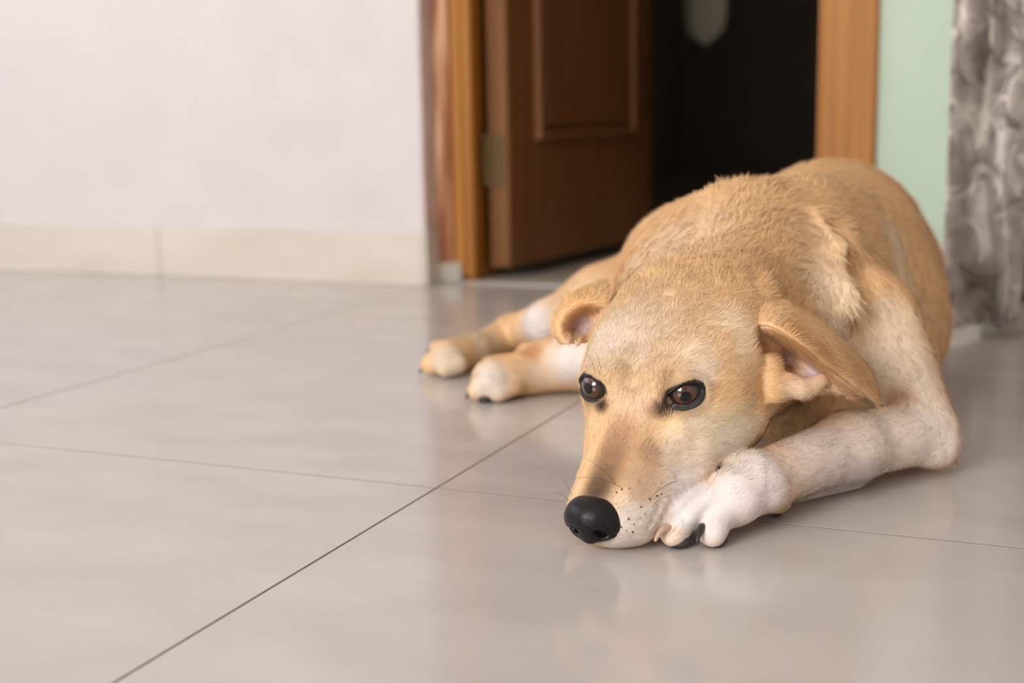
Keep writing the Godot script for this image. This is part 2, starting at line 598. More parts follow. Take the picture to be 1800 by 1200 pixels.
func put(kind: int, a: Vector3, ra: float, b: Vector3, rb: float, k: float) -> void:
	pk.append(kind)
	pa.append(a)
	pba.append(b - a)
	var l := (b - a).length_squared()
	pinv.append(1.0 / l if l > 1e-12 else 0.0)
	pra.append(ra)
	prd.append(rb - ra)
	pblend.append(k)


func cap(a: Vector3, ra: float, b: Vector3, rb: float, k: float) -> void:
	put(0, a, ra, b, rb, k)


func cut(a: Vector3, ra: float, b: Vector3, rb: float, k: float) -> void:
	put(2, a, ra, b, rb, k)


func ell(c: Vector3, r: Vector3, k: float) -> void:
	put(1, c, 0.0, c + r, 0.0, k)


func clear_field() -> void:
	pk.clear(); pa.clear(); pba.clear(); pinv.clear(); pra.clear(); prd.clear(); pblend.clear()


func prim(i: int, p: Vector3) -> float:
	if pk[i] == 1:
		var q := p - HEAD_O
		var l := Vector3(q.dot(HEAD_F), q.dot(HEAD_U), q.dot(HEAD_S)) - pa[i]
		var r := pba[i]
		var k0 := (l / r).length()
		return k0 * (k0 - 1.0) / ((l / (r * r)).length() + 1e-9)
	var d := p - pa[i]
	var t := clampf(d.dot(pba[i]) * pinv[i], 0.0, 1.0)
	return (d - pba[i] * t).length() - pra[i] - prd[i] * t


# closes a group of shapes and joins it to what came before with a blend of its own
func join(k: float) -> void:
	put(3, Vector3.ZERO, 0.0, Vector3.ZERO, 0.0, k)


func field(p: Vector3, some: PackedInt32Array) -> float:
	var d := 9.0
	var before := 9.0
	for i in some:
		if pk[i] == 3:
			var kk := pblend[i]
			var h := maxf(kk - absf(d - before), 0.0) / maxf(kk, 1e-6)
			before = minf(d, before) - h * h * kk * 0.25
			d = 9.0
			continue
		var e := prim(i, p)
		var k := pblend[i]
		if pk[i] == 2:
			d = minf(d, before)
			before = 9.0
			var g := maxf(k - absf(-e - d), 0.0) / maxf(k, 1e-6)
			d = maxf(d, -e) + g * g * k * 0.25
		else:
			var g := maxf(k - absf(d - e), 0.0) / maxf(k, 1e-6)
			d = minf(d, e) - g * g * k * 0.25
	d = minf(d, before)
	return maxf(d, 0.0008 - p.y) if clip_floor else d


# surface nets over a box; cells inside «holes» are left to a finer grid
func net(lo: Vector3, hi: Vector3, cell: float, holes: Array[AABB] = []) -> void:
	var B := 8
	var nb := Vector3i(((hi - lo) / (cell * B)).ceil())
	var n := nb * B + Vector3i.ONE
	var sx := 1
	var sy := n.x
	var sz := n.x * n.y
	var val := PackedFloat32Array()
	val.resize(n.x * n.y * n.z)
	val.fill(1.0)
	var all := PackedInt32Array(range(pk.size()))
	var half := cell * B * 0.5
	var diag := half * 1.7320508
	var active: Array[Vector3i] = []
	var ds := PackedFloat32Array()
	ds.resize(pk.size())
	for bz in nb.z + 1:
		for by in nb.y + 1:
			for bx in nb.x + 1:
				var c := lo + Vector3(bx, by, bz) * (cell * B) + Vector3.ONE * half
				var low := 9.0
				for i in pk.size():
					ds[i] = prim(i, c) if pk[i] < 3 else -9.0
					if pk[i] < 2:
						low = minf(low, ds[i])
				if low > diag + 0.012:
					continue
				var some := PackedInt32Array()
				for i in pk.size():
					if pk[i] == 2:
						if ds[i] < diag + pblend[i]:
							some.append(i)
					elif ds[i] < low + 2.0 * diag + pblend[i]:
						some.append(i)
				var dc := field(c, some)
				var whole := 0.0
				if dc < -diag - 0.012 and c.y - half > 0.0:
					whole = -1.0
				else:
					active.append(Vector3i(bx, by, bz))
				for z in B:
					var gz := bz * B + z
					if gz >= n.z: break
					for y in B:
						var gy := by * B + y
						if gy >= n.y: break
						for x in B:
							var gx := bx * B + x
							if gx >= n.x: break
							val[gx + gy * sy + gz * sz] = whole if whole < 0.0 else field(lo + Vector3(gx, gy, gz) * cell, some)
	# one vertex in each cell that the surface crosses
	var at := PackedInt32Array()
	at.resize(val.size())
	at.fill(-1)
	var cells: Array[Vector3i] = []
	var off := [0, sx, sy, sx + sy, sz, sx + sz, sy + sz, sx + sy + sz]
	var corner: Array[Vector3] = [Vector3(0, 0, 0), Vector3(1, 0, 0), Vector3(0, 1, 0), Vector3(1, 1, 0), Vector3(0, 0, 1), Vector3(1, 0, 1), Vector3(0, 1, 1), Vector3(1, 1, 1)]
	var edges := [0, 1, 2, 3, 4, 5, 6, 7, 0, 2, 1, 3, 4, 6, 5, 7, 0, 4, 1, 5, 2, 6, 3, 7]
	for b in active:
		for z in B:
			var gz := b.z * B + z
			if gz >= n.z - 1: break
			for y in B:
				var gy := b.y * B + y
				if gy >= n.y - 1: break
				for x in B:
					var gx := b.x * B + x
					if gx >= n.x - 1: break
					var base := gx + gy * sy + gz * sz
					var inside := 0
					for o in off:
						if val[base + o] < 0.0:
							inside += 1
					if inside == 0 or inside == 8:
						continue
					var mid := lo + (Vector3(gx, gy, gz) + Vector3.ONE * 0.5) * cell
					var taken_over := false
					for h in holes:
						if h.has_point(mid):
							taken_over = true
					if taken_over:
						continue
					var sum := Vector3.ZERO
					var count := 0
					for e in range(0, 24, 2):
						var v0 := val[base + off[edges[e]]]
						var v1 := val[base + off[edges[e + 1]]]
						if (v0 < 0.0) != (v1 < 0.0):
							sum += corner[edges[e]].lerp(corner[edges[e + 1]], v0 / (v0 - v1))
							count += 1
					at[base] = mv.size()
					mv.append(lo + (Vector3(gx, gy, gz) + sum / count) * cell)
					cells.append(Vector3i(gx, gy, gz))
	for c in cells:
		var base := c.x + c.y * sy + c.z * sz
		var v0 := val[base] < 0.0
		for a in 3:
			var step: int = [sx, sy, sz][a]
			var p: int = [sy, sz, sx][a]
			var q: int = [sz, sx, sy][a]
			if (val[base + step] < 0.0) == v0:
				continue
			if base - p - q < 0:
				continue
			var i0 := at[base]
			var i1 := at[base - p]
			var i2 := at[base - p - q]
			var i3 := at[base - q]
			if i1 < 0 or i2 < 0 or i3 < 0:
				continue
			if v0:
				mi.append_array([i0, i2, i1, i0, i3, i2])
			else:
				mi.append_array([i0, i1, i2, i0, i2, i3])


func spot(at: Vector3, r: float, c: Color, w: float) -> void:
	spot_at.append(at)
	spot_r.append(r)
	spot_c.append(c.srgb_to_linear())
	spot_w.append(w)


func flow(a: Vector3, b: Vector3, length: float) -> void:
	flow_at.append((a + b) / 2.0)
	flow_dir.append((b - a).normalized())
	flow_len.append(length)


func coat_color(p: Vector3, base: Color) -> Color:
	var c := base
	for i in spot_at.size():
		var d := p.distance_squared_to(spot_at[i])
		var r := spot_r[i]
		if d < r * r:
			var t := 1.0 - sqrt(d) / r
			c = c.lerp(spot_c[i], spot_w[i] * minf(1.0, t * t * (3.0 - 2.0 * t) * 1.35))
	return c


# a curved sheet through a grid of points, with thickness, added to the mesh under construction
func sheet(grid: Array, thick: float, sub := 5) -> void:
	var rows := grid.size()
	var cols: int = grid[0].size()
	var R := (rows - 1) * sub + 1
	var K := (cols - 1) * sub + 1
	var pts := PackedVector3Array()
	for i in R:
		for k in K:
			pts.append(grid_at(grid, float(i) / sub, float(k) / sub))
	var nn := PackedVector3Array()
	for i in R:
		for k in K:
			var du := pts[mini(i + 1, R - 1) * K + k] - pts[maxi(i - 1, 0) * K + k]
			var dv := pts[i * K + mini(k + 1, K - 1)] - pts[i * K + maxi(k - 1, 0)]
			nn.append(du.cross(dv).normalized())
	var first := mv.size()
	for s in [1.0, -1.0]:
		for i in R:
			for k in K:
				var edge := minf(minf(i, R - 1 - i), minf(k, K - 1 - k))
				mv.append(pts[i * K + k] + nn[i * K + k] * (s * thick * 0.5 * (0.45 if edge < 0.5 else 1.0)))
	var m := R * K
	for i in R - 1:
		for k in K - 1:
			var a := first + i * K + k
			mi.append_array([a, a + 1, a + K, a + 1, a + K + 1, a + K])
			a += m
			mi.append_array([a, a + K, a + 1, a + 1, a + K, a + K + 1])
	var rim := PackedInt32Array()
	for k in K - 1: rim.append(k)
	for i in R - 1: rim.append(i * K + K - 1)
	for k in range(K - 1, 0, -1): rim.append((R - 1) * K + k)
	for i in range(R - 1, 0, -1): rim.append(i * K)
	for j in rim.size():
		var a := first + rim[j]
		var b := first + rim[(j + 1) % rim.size()]
		mi.append_array([a, a + m, b, b, a + m, b + m])


func grid_at(grid: Array, y: float, x: float) -> Vector3:
	var i := mini(int(y), grid.size() - 2)
	var q: Array[Vector3] = []
	for o in [-1, 0, 1, 2]:
		var row: Array = grid[clampi(i + o, 0, grid.size() - 1)]
		var k := mini(int(x), row.size() - 2)
		var t := x - k
		var p0: Vector3 = row[maxi(k - 1, 0)]
		var p1: Vector3 = row[k]
		var p2: Vector3 = row[k + 1]
		var p3: Vector3 = row[mini(k + 2, row.size() - 1)]
		q.append(p1.cubic_interpolate(p2, p0, p3, t))
	return q[1].cubic_interpolate(q[2], q[0], q[3], y - i)


func dog() -> void:
	var d := thing("dog", "tan and cream short haired dog lying with its chin on the tiles", "dog", Vector3(-0.25, 0.0, -1.25))
	var origin := d.position
	body_field()
	coat_marks()
	# fine grids for the head with the paw beside it and for the hind paws, a coarse one for the rest
	var head_lo := Vector3(-0.415, -0.004, -1.075)
	var head_hi := Vector3(-0.085, 0.175, -0.785)
	net(head_lo, head_hi, 0.0024)
	var fine := mv.size()
	var paw_lo := Vector3(-0.765, -0.004, -1.56)
	var paw_hi := Vector3(-0.545, 0.085, -1.27)
	net(paw_lo, paw_hi, 0.0034)
	net(Vector3(-0.80, -0.006, -1.92), Vector3(0.02, 0.31, -0.80), 0.0062, [inner(head_lo, head_hi), inner(paw_lo, paw_hi)])
	var coarse := mv.size()
	ears()
	print("dog vertices ", mv.size(), " ms ", Time.get_ticks_msec())
	var nn := smooth_normals(mv, mi)
	var col := PackedColorArray()
	col.resize(mv.size())
	var base := Color8(234, 193, 144).srgb_to_linear()
	var speck := FastNoiseLite.new()
	speck.seed = 4
	speck.frequency = 22.0
	speck.fractal_octaves = 3
	var dirs := PackedVector3Array()
	dirs.resize(mv.size())
	var lens := PackedFloat32Array()
	lens.resize(mv.size())
	for i in mv.size():
		var p := mv[i]
		var c := coat_color(p, base)
		var n := speck.get_noise_3dv(p)
		c = c * (1.0 + 0.10 * n)
		c.a = 1.0
		col[i] = c
		var f := Vector3.ZERO
		var ll := 0.0
		var ws := 0.0
		for k in flow_at.size():
			var q := 1.0 / (p.distance_squared_to(flow_at[k]) + 0.0002)
			q *= q
			f += flow_dir[k] * q
			ll += flow_len[k] * q
			ws += q
		f -= nn[i] * f.dot(nn[i])
		dirs[i] = f.normalized() if f.length_squared() > 1e-12 else Vector3.UP
		lens[i] = ll / ws * bald(p)
	var skin := StandardMaterial3D.new()
	skin.vertex_color_use_as_albedo = true
	skin.roughness = 0.75
	skin.metallic_specular = 0.25
	var shifted := PackedVector3Array()
	shifted.resize(mv.size())
	for i in mv.size():
		shifted[i] = mv[i] - origin
	part("body", from_arrays(shifted, mi, col, nn), skin, d)
	fur(d, origin, nn, col, dirs, lens, fine, coarse)
	face(d, origin)
	claws(d, origin)
	print("dog done ", Time.get_ticks_msec())


func inner(lo: Vector3, hi: Vector3) -> AABB:
	return AABB(lo + Vector3(0.007, -0.1, 0.007), hi - lo - Vector3(0.014, -0.093, 0.014))


func bald(p: Vector3) -> float:
	var b := 1.0
	for s in [-1.0, 1.0]:
		b *= smoothstep(0.0125, 0.019, p.distance_to(H(0.004, 0.005, 0.0365) if s > 0.0 else H(0.010, 0.004, -0.039)))
	b *= smoothstep(0.016, 0.024, p.distance_to(H(0.104, -0.047, -0.0025)))
	for q in BARE:
		b *= 0.25 + 0.75 * smoothstep(0.003, 0.009, p.distance_to(q))
	b *= smoothstep(0.0, 0.010, p.y - 0.001)
	return b


func fur(d: Node3D, origin: Vector3, nn: PackedVector3Array, col: PackedColorArray, dirs: PackedVector3Array, lens: PackedFloat32Array, fine: int, coarse: int) -> void:
	var v := PackedVector3Array()
	var n2 := PackedVector3Array()
	var c2 := PackedColorArray()
	var idx := PackedInt32Array()
	var r := RandomNumberGenerator.new()
	r.seed = 11
	var clump := FastNoiseLite.new()
	clump.seed = 31
	clump.frequency = 55.0
	clump.fractal_octaves = 2
	for t in range(0, mi.size(), 3):
		var a := mi[t]
		var b := mi[t + 1]
		var c := mi[t + 2]
		var la := lens[a]
		if la < 0.0012:
			continue
		var pa_ := mv[a]
		var pb_ := mv[b]
		var pc_ := mv[c]
		var area_ := (pb_ - pa_).cross(pc_ - pa_).length() * 0.5
		var near := a < fine or a >= coarse
		var want := area_ * (1000000.0 if near else 170000.0)
		var count := int(want) + (1 if r.randf() < want - int(want) else 0)
		for k in count:
			var u := r.randf()
			var w := r.randf()
			if u + w > 1.0:
				u = 1.0 - u
				w = 1.0 - w
			var n := (nn[a] * (1.0 - u - w) + nn[b] * u + nn[c] * w).normalized()
			var f := (dirs[a] * (1.0 - u - w) + dirs[b] * u + dirs[c] * w)
			var p0 := pa_ + (pb_ - pa_) * u + (pc_ - pa_) * w
			var wild := Vector3(r.randf() - 0.5, r.randf() - 0.5, r.randf() - 0.5)
			var tuft := clump.get_noise_3dv(p0 * 1.0)
			f = (f + wild * 0.34 + n.cross(f) * (tuft * 1.1)).normalized()
			var length := la * (1.0 + tuft * 0.5) * r.randf_range(0.65, 1.2)
			var p := p0 - n * 0.0006 - origin
			var d0 := (f + n * 0.26).normalized()
			var d1 := (f + n * 0.04 + wild * 0.2).normalized()
			var side := d0.cross(n).normalized() * ((0.00017 if near else 0.00036) * r.randf_range(0.7, 1.25))
			var m := p + d0 * (length * 0.5)
			var q := m + d1 * (length * 0.5)
			var cc := (col[a] * (1.0 - u - w) + col[b] * u + col[c] * w) * (r.randf_range(0.80, 1.22) + tuft * 0.22)
			cc.a = 1.0
			var e := v.size()
			v.append(p - side); v.append(p + side); v.append(m - side * 0.8); v.append(m + side * 0.8); v.append(q)
			var nt := (n + wild * 0.22).normalized()
			for z in 5:
				n2.append(nt)
				c2.append(cc)
			idx.append_array([e, e + 2, e + 1, e + 1, e + 2, e + 3, e + 2, e + 4, e + 3])
	print("hairs ", v.size() / 5)
	var m := StandardMaterial3D.new()
	m.vertex_color_use_as_albedo = true
	m.roughness = 0.6
	m.metallic_specular = 0.3
	m.cull_mode = BaseMaterial3D.CULL_DISABLED
	var o := part("fur", from_arrays(v, idx, c2, n2), m, d)
	o.set_meta("kind", "stuff")


func body_field() -> void:
	# skull, brow, cheeks
	ell(Vector3(-0.060, -0.010, 0.0), Vector3(0.078, 0.043, 0.066), 0.0)
	for s in [-1.0, 1.0]:
		cap(H(-0.004, 0.006, s * 0.027), 0.0165, H(-0.065, 0.002, s * 0.043), 0.027, 0.014)
		cap(H(0.000, -0.036, s * 0.035), 0.019, H(-0.045, -0.036, s * 0.046), 0.027, 0.016)
		cap(H(0.010, -0.016, s * 0.030), 0.013, H(-0.030, -0.014, s * 0.047), 0.022, 0.012)
		cap(H(0.006, -0.050, s * 0.033), 0.016, H(-0.050, -0.050, s * 0.045), 0.024, 0.014)
		# muzzle: bridge, sides, hanging lips
		cap(H(0.006, -0.010, s * 0.008), 0.017, H(0.084, -0.046, s * 0.006), 0.0135, 0.010)
		cap(H(0.020, -0.034, s * 0.020), 0.020, H(0.086, -0.053, s * 0.011), 0.0165, 0.012)
		cap(H(0.016, -0.054, s * 0.034), 0.016, H(0.076, -0.060, s * 0.019), 0.017, 0.012)
	# the lids bulge round each eyeball
	cap(H(-0.001, 0.005, 0.0335), 0.0148, H(-0.001, 0.005, 0.0335), 0.0148, 0.009)
	cap(H(0.003, 0.004, -0.0360), 0.0138, H(0.003, 0.004, -0.0360), 0.0138, 0.009)
	# lower jaw and throat
	cap(H(-0.040, -0.060, 0.0), 0.030, H(0.084, -0.063, 0.0), 0.012, 0.014)
	cap(H(-0.050, -0.040, 0.0), 0.050, H(-0.110, -0.030, 0.0), 0.066, 0.030)
	# neck
	cap(H(-0.085, -0.022, 0.0), 0.056, Vector3(-0.2723, 0.1735, -1.2040), 0.074, 0.035)
	cap(H(-0.110, -0.040, 0.0), 0.060, Vector3(-0.2409, 0.1210, -1.1854), 0.080, 0.035)
	cap(H(-0.090, -0.030, -0.020), 0.056, Vector3(-0.3338, 0.1513, -1.2399), 0.072, 0.035)
	# trunk
	cap(Vector3(-0.2467, 0.1589, -1.2783), 0.086, Vector3(-0.2330, 0.1528, -1.4483), 0.094, 0.04)
	cap(Vector3(-0.2330, 0.1528, -1.4483), 0.094, Vector3(-0.2351, 0.1120, -1.5389), 0.106, 0.04)
	cap(Vector3(-0.2351, 0.1120, -1.5389), 0.106, Vector3(-0.3263, 0.0962, -1.6737), 0.092, 0.04)
	cap(Vector3(-0.3263, 0.0962, -1.6737), 0.092, Vector3(-0.4303, 0.0782, -1.6703), 0.086, 0.04)
	cap(Vector3(-0.2356, 0.1075, -1.2402), 0.085, Vector3(-0.1963, 0.0820, -1.4175), 0.084, 0.04)
	cap(Vector3(-0.1963, 0.0820, -1.4175), 0.084, Vector3(-0.2629, 0.0504, -1.6038), 0.085, 0.04)
	# right shoulder, half hidden behind the neck
	cap(Vector3(-0.3388, 0.1623, -1.3500), 0.062, Vector3(-0.3759, 0.1274, -1.3277), 0.060, 0.03)
	# left shoulder blade and upper arm
	cap(Vector3(-0.2304, 0.2041, -1.2606), 0.038, Vector3(-0.1921, 0.1380, -1.1542), 0.042, 0.02)
	cap(Vector3(-0.1575, 0.1210, -1.2098), 0.044, Vector3(-0.1021, 0.0387, -1.1407), 0.029, 0.03)
	# brisket between the forelegs
	cap(Vector3(-0.2181, 0.0588, -1.2385), 0.050, Vector3(-0.1626, 0.0737, -1.2979), 0.060, 0.03)
	# right forearm, folded under the chest
	cap(Vector3(-0.2278, 0.0220, -1.1807), 0.021, Vector3(-0.1736, 0.0300, -1.1638), 0.029, 0.02)
	cap(Vector3(-0.1482, 0.0140, -1.0617), 0.012, Vector3(-0.1865, 0.0150, -1.0059), 0.0125, 0.006)
	# far hind leg
	cap(Vector3(-0.4530, 0.0888, -1.6405), 0.075, Vector3(-0.5217, 0.0765, -1.5209), 0.048, 0.03)
	cap(Vector3(-0.5217, 0.0765, -1.5209), 0.046, Vector3(-0.5754, 0.0599, -1.4729), 0.027, 0.02)
	cap(Vector3(-0.5754, 0.0599, -1.4729), 0.026, Vector3(-0.6565, 0.0300, -1.5473), 0.023, 0.012)
	cap(Vector3(-0.6565, 0.0300, -1.5473), 0.023, Vector3(-0.6694, 0.0220, -1.4582), 0.019, 0.012)
	cap(Vector3(-0.6694, 0.0220, -1.4582), 0.019, Vector3(-0.6816, 0.0220, -1.4015), 0.022, 0.010)
	# near hind leg
	cap(Vector3(-0.4127, 0.0600, -1.3349), 0.050, Vector3(-0.4839, 0.0340, -1.3697), 0.032, 0.02)
	cap(Vector3(-0.4839, 0.0340, -1.3697), 0.032, Vector3(-0.5470, 0.0250, -1.3278), 0.0235, 0.015)
	cap(Vector3(-0.5470, 0.0250, -1.3278), 0.0235, Vector3(-0.5709, 0.0240, -1.2884), 0.0235, 0.010)
	cap(Vector3(-0.4940, 0.0450, -1.3414), 0.026, Vector3(-0.5529, 0.0400, -1.3515), 0.016, 0.012)
	# toes of the hind paws
	cap(Vector3(-0.6792, 0.0300, -1.4211), 0.011, Vector3(-0.7008, 0.0300, -1.4145), 0.0095, 0.004)
	cap(Vector3(-0.6765, 0.0200, -1.3986), 0.013, Vector3(-0.6988, 0.0140, -1.3937), 0.0125, 0.004)
	cap(Vector3(-0.6630, 0.0160, -1.3940), 0.012, Vector3(-0.6734, 0.0120, -1.3822), 0.0105, 0.004)
	cap(Vector3(-0.5709, 0.0320, -1.3354), 0.013, Vector3(-0.5886, 0.0320, -1.3227), 0.0110, 0.004)
	cap(Vector3(-0.5653, 0.0200, -1.2975), 0.015, Vector3(-0.5819, 0.0140, -1.2772), 0.0130, 0.004)
	cap(Vector3(-0.5510, 0.0180, -1.2959), 0.014, Vector3(-0.5597, 0.0115, -1.2778), 0.0105, 0.004)
	join(0.0)
	# left forearm, wrist, paw
	cap(Vector3(-0.1011, 0.0363, -1.1407), 0.028, Vector3(-0.1526, 0.0380, -1.0565), 0.0265, 0.018)
	cap(Vector3(-0.1526, 0.0380, -1.0565), 0.0265, Vector3(-0.2052, 0.0350, -0.9394), 0.0212, 0.016)
	cap(Vector3(-0.2052, 0.0350, -0.9394), 0.0212, Vector3(-0.2136, 0.0290, -0.9169), 0.0195, 0.012)
	cap(Vector3(-0.2136, 0.0290, -0.9169), 0.0190, Vector3(-0.2223, 0.0230, -0.9075), 0.0165, 0.010)
	cap(Vector3(-0.2286, 0.0310, -0.9015), 0.0115, Vector3(-0.2406, 0.0230, -0.8863), 0.0108, 0.004)
	cap(Vector3(-0.2406, 0.0230, -0.8863), 0.0108, Vector3(-0.2473, 0.0110, -0.8740), 0.0100, 0.002)
	cap(Vector3(-0.2140, 0.0260, -0.9151), 0.0115, Vector3(-0.2192, 0.0200, -0.8982), 0.0110, 0.004)
	cap(Vector3(-0.2192, 0.0200, -0.8982), 0.0110, Vector3(-0.2209, 0.0110, -0.8835), 0.0100, 0.002)
	cap(Vector3(-0.0951, 0.0280, -1.1396), 0.021, Vector3(-0.0889, 0.0250, -1.1334), 0.019, 0.012)
	cap(Vector3(-0.1923, 0.0300, -0.9396), 0.014, Vector3(-0.1906, 0.0160, -0.9615), 0.010, 0.008)
	join(0.005)
	# openings of the lids
	cut(H(0.0142, 0.0058, 0.0335), 0.0098, H(0.0040, 0.0078, 0.0475), 0.0095, 0.002)
	cut(H(0.0172, 0.0068, -0.0320), 0.0098, H(0.0112, 0.0074, -0.0480), 0.0095, 0.002)
	# hollow of the left ear
	cut(Vector3(-0.2000, 0.1370, -0.9687), 0.012, Vector3(-0.1863, 0.1194, -0.9878), 0.016, 0.006)
	cap(Vector3(-0.2006, 0.1195, -0.9729), 0.009, Vector3(-0.1961, 0.1003, -0.9690), 0.010, 0.006)
	cap(Vector3(-0.1871, 0.1039, -0.9757), 0.010, Vector3(-0.1770, 0.1016, -0.9774), 0.009, 0.006)
	cap(Vector3(-0.1684, 0.1040, -0.9815), 0.007, Vector3(-0.1638, 0.1073, -0.9841), 0.006, 0.004)
	# folds of loose skin: neck, shoulder blade, flank, lips
	cut(Vector3(-0.2340, 0.1815, -1.0076), 0.0035, Vector3(-0.2202, 0.1748, -1.0147), 0.005, 0.010)
	cut(Vector3(-0.2202, 0.1748, -1.0147), 0.005, Vector3(-0.2065, 0.1620, -1.0192), 0.005, 0.010)
	cap(Vector3(-0.2081, 0.2202, -1.1933), 0.005, Vector3(-0.1786, 0.1876, -1.1644), 0.006, 0.024)
	cap(Vector3(-0.1786, 0.1876, -1.1644), 0.006, Vector3(-0.1638, 0.1482, -1.1245), 0.006, 0.024)
	cap(Vector3(-0.1638, 0.1482, -1.1245), 0.006, Vector3(-0.1678, 0.1135, -1.1251), 0.004, 0.024)
	cut(Vector3(-0.1842, 0.2048, -1.1976), 0.003, Vector3(-0.1595, 0.1681, -1.1642), 0.004, 0.024)
	cut(Vector3(-0.1595, 0.1681, -1.1642), 0.004, Vector3(-0.1554, 0.1221, -1.1371), 0.003, 0.024)
	cut(Vector3(-0.2799, 0.1702, -0.9647), 0.0005, Vector3(-0.2913, 0.1456, -0.9365), 0.0005, 0.016)
	cut(Vector3(-0.2911, 0.1397, -0.9300), 0.001, Vector3(-0.2893, 0.1144, -0.9072), 0.001, 0.018)
	cut(Vector3(-0.2485, 0.0494, -0.8869), 0.0010, Vector3(-0.2326, 0.0525, -0.9099), 0.0010, 0.003)
	cut(Vector3(-0.2498, 0.0351, -0.8767), 0.0010, Vector3(-0.2341, 0.0421, -0.9062), 0.0010, 0.003)
	cut(Vector3(-0.2574, 0.0152, -0.8596), 0.0012, Vector3(-0.2492, 0.0341, -0.8775), 0.0010, 0.003)
	cut(Vector3(-0.2605, 0.0190, -0.8530), 0.0010, Vector3(-0.2544, 0.0359, -0.8691), 0.0008, 0.003)
	# between the toes
	cut(Vector3(-0.2289, 0.0140, -0.8588), 0.0045, Vector3(-0.2171, 0.0400, -0.8564), 0.0030, 0.003)
	cut(Vector3(-0.5947, 0.0240, -1.2741), 0.0040, Vector3(-0.5406, 0.0400, -1.2473), 0.0035, 0.005)
	cut(Vector3(-0.5508, 0.0120, -1.2358), 0.0035, Vector3(-0.5387, 0.0360, -1.2304), 0.0030, 0.005)
	cut(Vector3(-0.7027, 0.0240, -1.3837), 0.0035, Vector3(-0.6365, 0.0420, -1.3407), 0.0035, 0.005)
	cut(Vector3(-0.6689, 0.0120, -1.3543), 0.0035, Vector3(-0.6509, 0.0320, -1.3397), 0.0030, 0.005)
	# where the lip meets the paw
	cut(Vector3(-0.2292, 0.0450, -0.9135), 0.0032, Vector3(-0.2334, 0.0362, -0.8875), 0.0036, 0.003)
	cut(Vector3(-0.2334, 0.0362, -0.8875), 0.0036, Vector3(-0.2423, 0.0256, -0.8740), 0.0036, 0.003)
	cut(Vector3(-0.2423, 0.0256, -0.8740), 0.0036, Vector3(-0.2524, 0.0119, -0.8652), 0.0036, 0.003)


